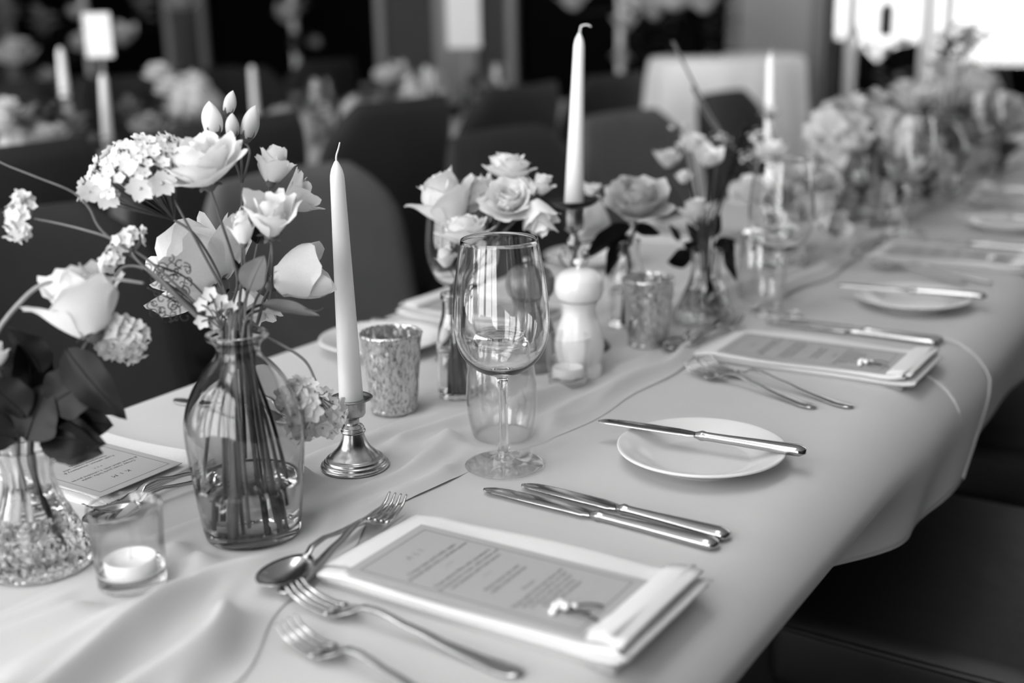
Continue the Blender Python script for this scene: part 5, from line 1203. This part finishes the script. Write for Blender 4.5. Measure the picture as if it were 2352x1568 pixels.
# table numbers: white cards on thin stands
def number_card(label, P0, P1, w, ztab):
    """P0, P1: bottom and top centre of the card"""
    h = (P1-P0).length; t = thing('table_number_card', label, 'sign', (P0.x, P0.y, ztab), group='white table number cards')
    rz = Matrix.Rotation(YAW, 4, 'Z')
    part('card', xf(mv(rbox(w, .004, h, .0012, 1), 0, 0, P0.z-ztab+h/2), rz), M_white, t, smooth=False)
    part('stand_rod', tube([(0, .004, .004), (0, .004, P0.z-ztab+.03)], .004, 8), M_legpale, t)
    part('stand_foot', lathe([(0, 0), (.035, 0), (.035, .006), (.006, .010), (0, .010)], 20), M_legpale, t)
P0 = atx(1066, 110, -2.85); P1 = atx(1066, -45, -2.85); number_card('white card on a thin stand at the top centre', P0, P1, .135, T)
P0 = atx(231, 132, -2.80); P1 = atx(231, 30, -2.80); number_card('smaller white card standing among flowers at the upper left', P0, P1, .075, T)

# far tapers
def far_taper(px, py0, py1, xx, lab):
    P0 = atx(px[0], py0, xx); P1 = atx(px[1], py1, xx); g_ = 'tapers on the far tables'
    slim_stick('candlestick under the '+lab, P0.x, P0.y, T, max(.06, P0.z-T+.02), 'candlesticks on the far tables'); taper(lab, (P0.x, P0.y, P0.z), P1, .014, .010, None, g_, mat_=M_wax)
far_taper((248, 236), 330, 168, -2.70, 'blurred white taper rising left of the phlox head')
far_taper((150, 138), 222, 108, -3.0, 'dim blurred taper at the far left')
far_taper((592, 578), 320, 150, -2.95, 'dim blurred taper above the tall buds')
far_taper((975, 978), 290, 150, -2.85, 'dim blurred taper left of the top white card')
P0 = at(2330, 300, T2)

# flowers on the far tables: one bloom each
vm = mk('far_vase', lathe(smooth_prof(BOT, 2), 24)); vm.materials.append(M_smoke)
def far_bunch(cpx, cpy, xx, items, lab, vlab, ztab=T):
    C = atx(cpx, cpy, xx); single('bottle_vase', vm, None, vlab, 'vase', Matrix.Translation((C.x, C.y, ztab)), 'vases on the far tables')
    for i, (px, py, r, kind, m) in enumerate(items):
        P = atx(px, py, xx+.05*((i*7) % 5-2)*.5)
        soft(kind, 'white_blossom' if m not in (M_leaf, M_leafdk) else 'leafy_sprig', ('one of the blurred blossoms in ' if m not in (M_leaf, M_leafdk) else 'one of the blurred leafy sprigs in ')+lab, px, py, 1, r, (.3, -.35, 1), m, i % 4, ('blossoms in ' if m not in (M_leaf, M_leafdk) else 'sprigs in ')+lab, 'flower' if m not in (M_leaf, M_leafdk) else 'foliage', P, (C.x, C.y, ztab+.172))
W, Pp, Gy, Lf, Ld = M_petal, M_petalpale, M_petalgrey, M_leaf, M_leafdk
far_bunch(420, 330, -2.75, [(365, 180, .040, 'rose', W), (390, 215, .040, 'rose', W), (440, 225, .060, 'hydrangea', W), (475, 250, .050, 'hydrangea', Pp), (405, 270, .045, 'lisi', Pp), (340, 300, .045, 'rose', Pp), (455, 300, .05, 'lisi', Pp), (340, 230, .05, 'leafy', Ld), (300, 260, .06, 'leafy', Lf), (500, 320, .05, 'leafy', Ld)], 'the pale bunch behind the phlox head', 'blurred vase behind the phlox head')
far_bunch(60, 420, -2.6, [(15, 262, .035, 'rose', W), (5, 300, .035, 'rose', W), (95, 330, .040, 'lisi', Pp), (125, 320, .035, 'rose', W), (40, 340, .04, 'hydrangea', Gy), (90, 400, .030, 'rose', W), (10, 380, .035, 'lisi', Pp), (150, 380, .045, 'hydrangea', Gy), (170, 300, .06, 'leafy', Lf), (60, 290, .06, 'leafy', Lf), (200, 350, .06, 'leafy', Lf), (20, 430, .05, 'leafy', Lf), (120, 270, .05, 'leafy', Ld)], 'the bunch at the far left edge', 'blurred vase at the far left edge')
far_bunch(850, 340, -2.9, [(825, 262, .062, 'hydrangea', W), (855, 285, .075, 'hydrangea', W), (840, 315, .05, 'rose', Pp), (880, 280, .045, 'rose', Pp), (885, 185, .045, 'rose', W), (915, 170, .045, 'lisi', Pp), (945, 225, .055, 'hydrangea', Pp), (935, 270, .035, 'rose', W), (900, 310, .05, 'leafy', Ld), (800, 330, .06, 'leafy', Lf), (960, 310, .06, 'leafy', Ld)], 'the round pale bunch above the near candle', 'blurred vase above the near candle tip')
far_bunch(690, 350, -2.8, [(685, 290, .035, 'rose', Pp), (720, 275, .03, 'lisi', Gy), (640, 280, .04, 'rose', Gy), (655, 265, .03, 'lisi', Gy), (750, 300, .03, 'rose', Gy), (660, 320, .05, 'leafy', Ld), (720, 330, .06, 'leafy', Lf), (770, 320, .05, 'leafy', Ld)], 'the dim bunch right of the tall buds', 'blurred vase right of the tall buds')
far_bunch(1090, 330, -2.95, [(1105, 212, .045, 'rose', Gy), (1070, 290, .03, 'rose', Pp), (1190, 248, .03, 'rose', Pp), (1130, 300, .05, 'hydrangea', Gy), (1050, 260, .06, 'leafy', Ld), (1090, 250, .06, 'leafy', Lf), (1030, 270, .05, 'leafy', Ld), (1160, 290, .06, 'leafy', Lf), (1200, 290, .06, 'hydrangea', Gy)], 'the bunch below the top white card', 'blurred vase below the top white card')
far_bunch(790, 150, -4.95, [(765, 95, .085, 'rose', Pp), (730, 105, .06, 'rose', Gy), (825, 108, .075, 'rose', Gy), (800, 145, .05, 'rose_cup', Gy), (660, 50, .09, 'lisi', Gy), (690, 20, .08, 'leafy', Lf), (840, 40, .1, 'leafy', Lf), (910, 30, .1, 'leafy', Lf), (680, 110, .09, 'leafy', Ld)], 'the dim bunch on the third table at top', 'dim vase on the third table')
far_bunch(60, 200, -4.95, [(40, 140, .09, 'rose', Pp), (110, 190, .06, 'lisi', Gy), (90, 230, .06, 'rose', Gy), (15, 40, .1, 'leafy', Lf), (100, 60, .1, 'leafy', Lf), (175, 40, .05, 'lisi', Gy), (190, 110, .06, 'rose', Pp), (285, 100, .09, 'lisi', Gy), (420, 20, .08, 'rose', Gy), (330, 20, .1, 'leafy', Lf), (60, 230, .1, 'leafy', Ld)], 'the dim bunch at the upper left corner', 'dim vase at the upper left corner')
# glasses and votives on the second table, blurred
for i, (px, py) in enumerate([(745, 400), (1010, 430), (955, 420), (1150, 385), (160, 470)]):
    P = at(px, py, T); Q = atx(px, py, -2.72); P = Vector((-2.72, Q.y, T)); wine(['wine glass on the second table behind the near candle', 'wine glass on the second table left of the white roses', 'wine glass on the second table above the big rose', 'wine glass on the second table above the spray roses', 'wine glass on the second table at the far left'][i], P.x, P.y, T, 'wine glasses on the second table')
for i, (px, py) in enumerate([(755, 350), (705, 360), (1010, 400)]):
    P = atx(px, py, -2.8); c = single('pillar_candle', lathe([(0, 0), (.026, 0), (.027, .004), (.027, .098), (.024, .1), (0, .097)], 28), M_wax, ['white pillar candle on the second table right of the lisianthus', 'dim pillar candle on the second table left of the white one', 'pale pillar candle on the second table above the white roses'][i], 'candle', Matrix.Translation((P.x, P.y, T+.001)), 'pillar candles on the second table')

# ------------------------------------------------------------------ cocktail table with draped cloth and tall flowers
CTX, CTY, CTZ = aty(1668, 132, 4.6).x, 4.6, aty(1668, 128, 4.6).z
def drape(a, z, k): return 1+.0 if z > CTZ-.03 else 1+min(1, (CTZ-z)/.35)*(.055*math.sin(a*9)+.035*math.sin(a*15+1))
t = thing('cocktail_table', 'tall round cocktail table below its cloth by the dark window', 'table', (CTX, CTY, 0))
part('table_top', lathe([(0, CTZ-.03), (.29, CTZ-.03), (.29, CTZ-.004), (0, CTZ-.004)], 40), M_wood, t); part('pedestal', tube([(0, 0, 0), (0, 0, CTZ-.03)], .03, 12), M_blackmetal, t); part('foot', lathe([(0, 0), (.22, 0), (.22, .015), (.03, .03), (0, .03)], 32), M_blackmetal, t)
prof = [(0, CTZ), (.28, CTZ), (.300, CTZ-.004), (.310, CTZ-.02), (.318, CTZ-.08), (.325, CTZ-.2), (.335, CTZ-.4), (.345, CTZ-.6), (.355, .12)]
M_cloth2 = mat('grey_linen_cloth', .9, .9, var=(6, .04))
single('draped_cloth', lathe(list(reversed(prof)), 120, drape), M_cloth2, 'floor-length grey cloth draped over the tall cocktail table', 'tablecloth', Matrix.Translation((CTX, CTY, 0)))
vz = CTZ+.001
t = thing('tall_vase', 'dark vase of tall white flowers on the cocktail table', 'vase', (CTX-.15, CTY, vz)); part('glass_body', lathe(smooth_prof([(0, 0), (.05, 0), (.055, .01), (.045, .08), (.035, .14), (.045, .18)], 3), 28), M_blackglass, t)
for i, (px, py, r, kind, m) in enumerate([(1465, 20, .10, 'rose_cup', W), (1440, 70, .07, 'lisi', Pp), (1520, 10, .11, 'rose_cup', W), (1430, 110, .05, 'rose_cup', Gy), (1555, 20, .10, 'rose', W), (1620, 25, .085, 'rose_cup', Pp), (1505, 45, .06, 'lisi', Pp), (1320, 20, .08, 'rose_cup', Pp)]):
    soft(kind, 'tall_white_flower', 'one of the large blurred white flowers against the dark window', px, py, 1, r, (0, -.3, -1 if i == 3 else 1), m, i, 'tall flowers by the dark window', 'flower', aty(px, py, CTY), (CTX-.15, CTY, vz+.18))
for i, (px, py) in enumerate([(1560, 100), (1600, 70), (1640, 110), (1480, 110), (1660, 30)]):
    soft('leafy', 'leafy_sprig', 'one of the dark leafy sprigs of the tall arrangement', px, py, 1, .12, (0, 0, 1), Ld, i, 'dark sprigs by the dark window', 'foliage', aty(px, py, CTY+.02), (CTX-.15, CTY, vz+.18))
build_runner()

# ------------------------------------------------------------------ look-alikes in a bunch: say which one, counted from the left of the picture
def px_of(o):
    q = (o.matrix_basis.translation if o.parent is None else Vector(o.location))-CAMP; return F_PX*q.dot(RGT)/q.dot(FWD)
same = {}
for o in COL.objects:
    if o.parent is None and str(o.get('label', '')).startswith('one of the '): same.setdefault(o['label'], []).append(o)
ORD = ['leftmost']+[w+' from left,' for w in 'second third fourth fifth sixth seventh eighth ninth tenth eleventh twelfth'.split()]
for lab, obs in same.items():
    obs.sort(key=px_of)
    for k, o in enumerate(obs): o['label'] = ('rightmost' if k == len(obs)-1 and k else ORD[k])+' '+lab[len('one of the '):].replace('blossoms', 'blossom').replace('sprigs', 'sprig').replace('flowers against', 'flower against').replace('stems', 'stem')
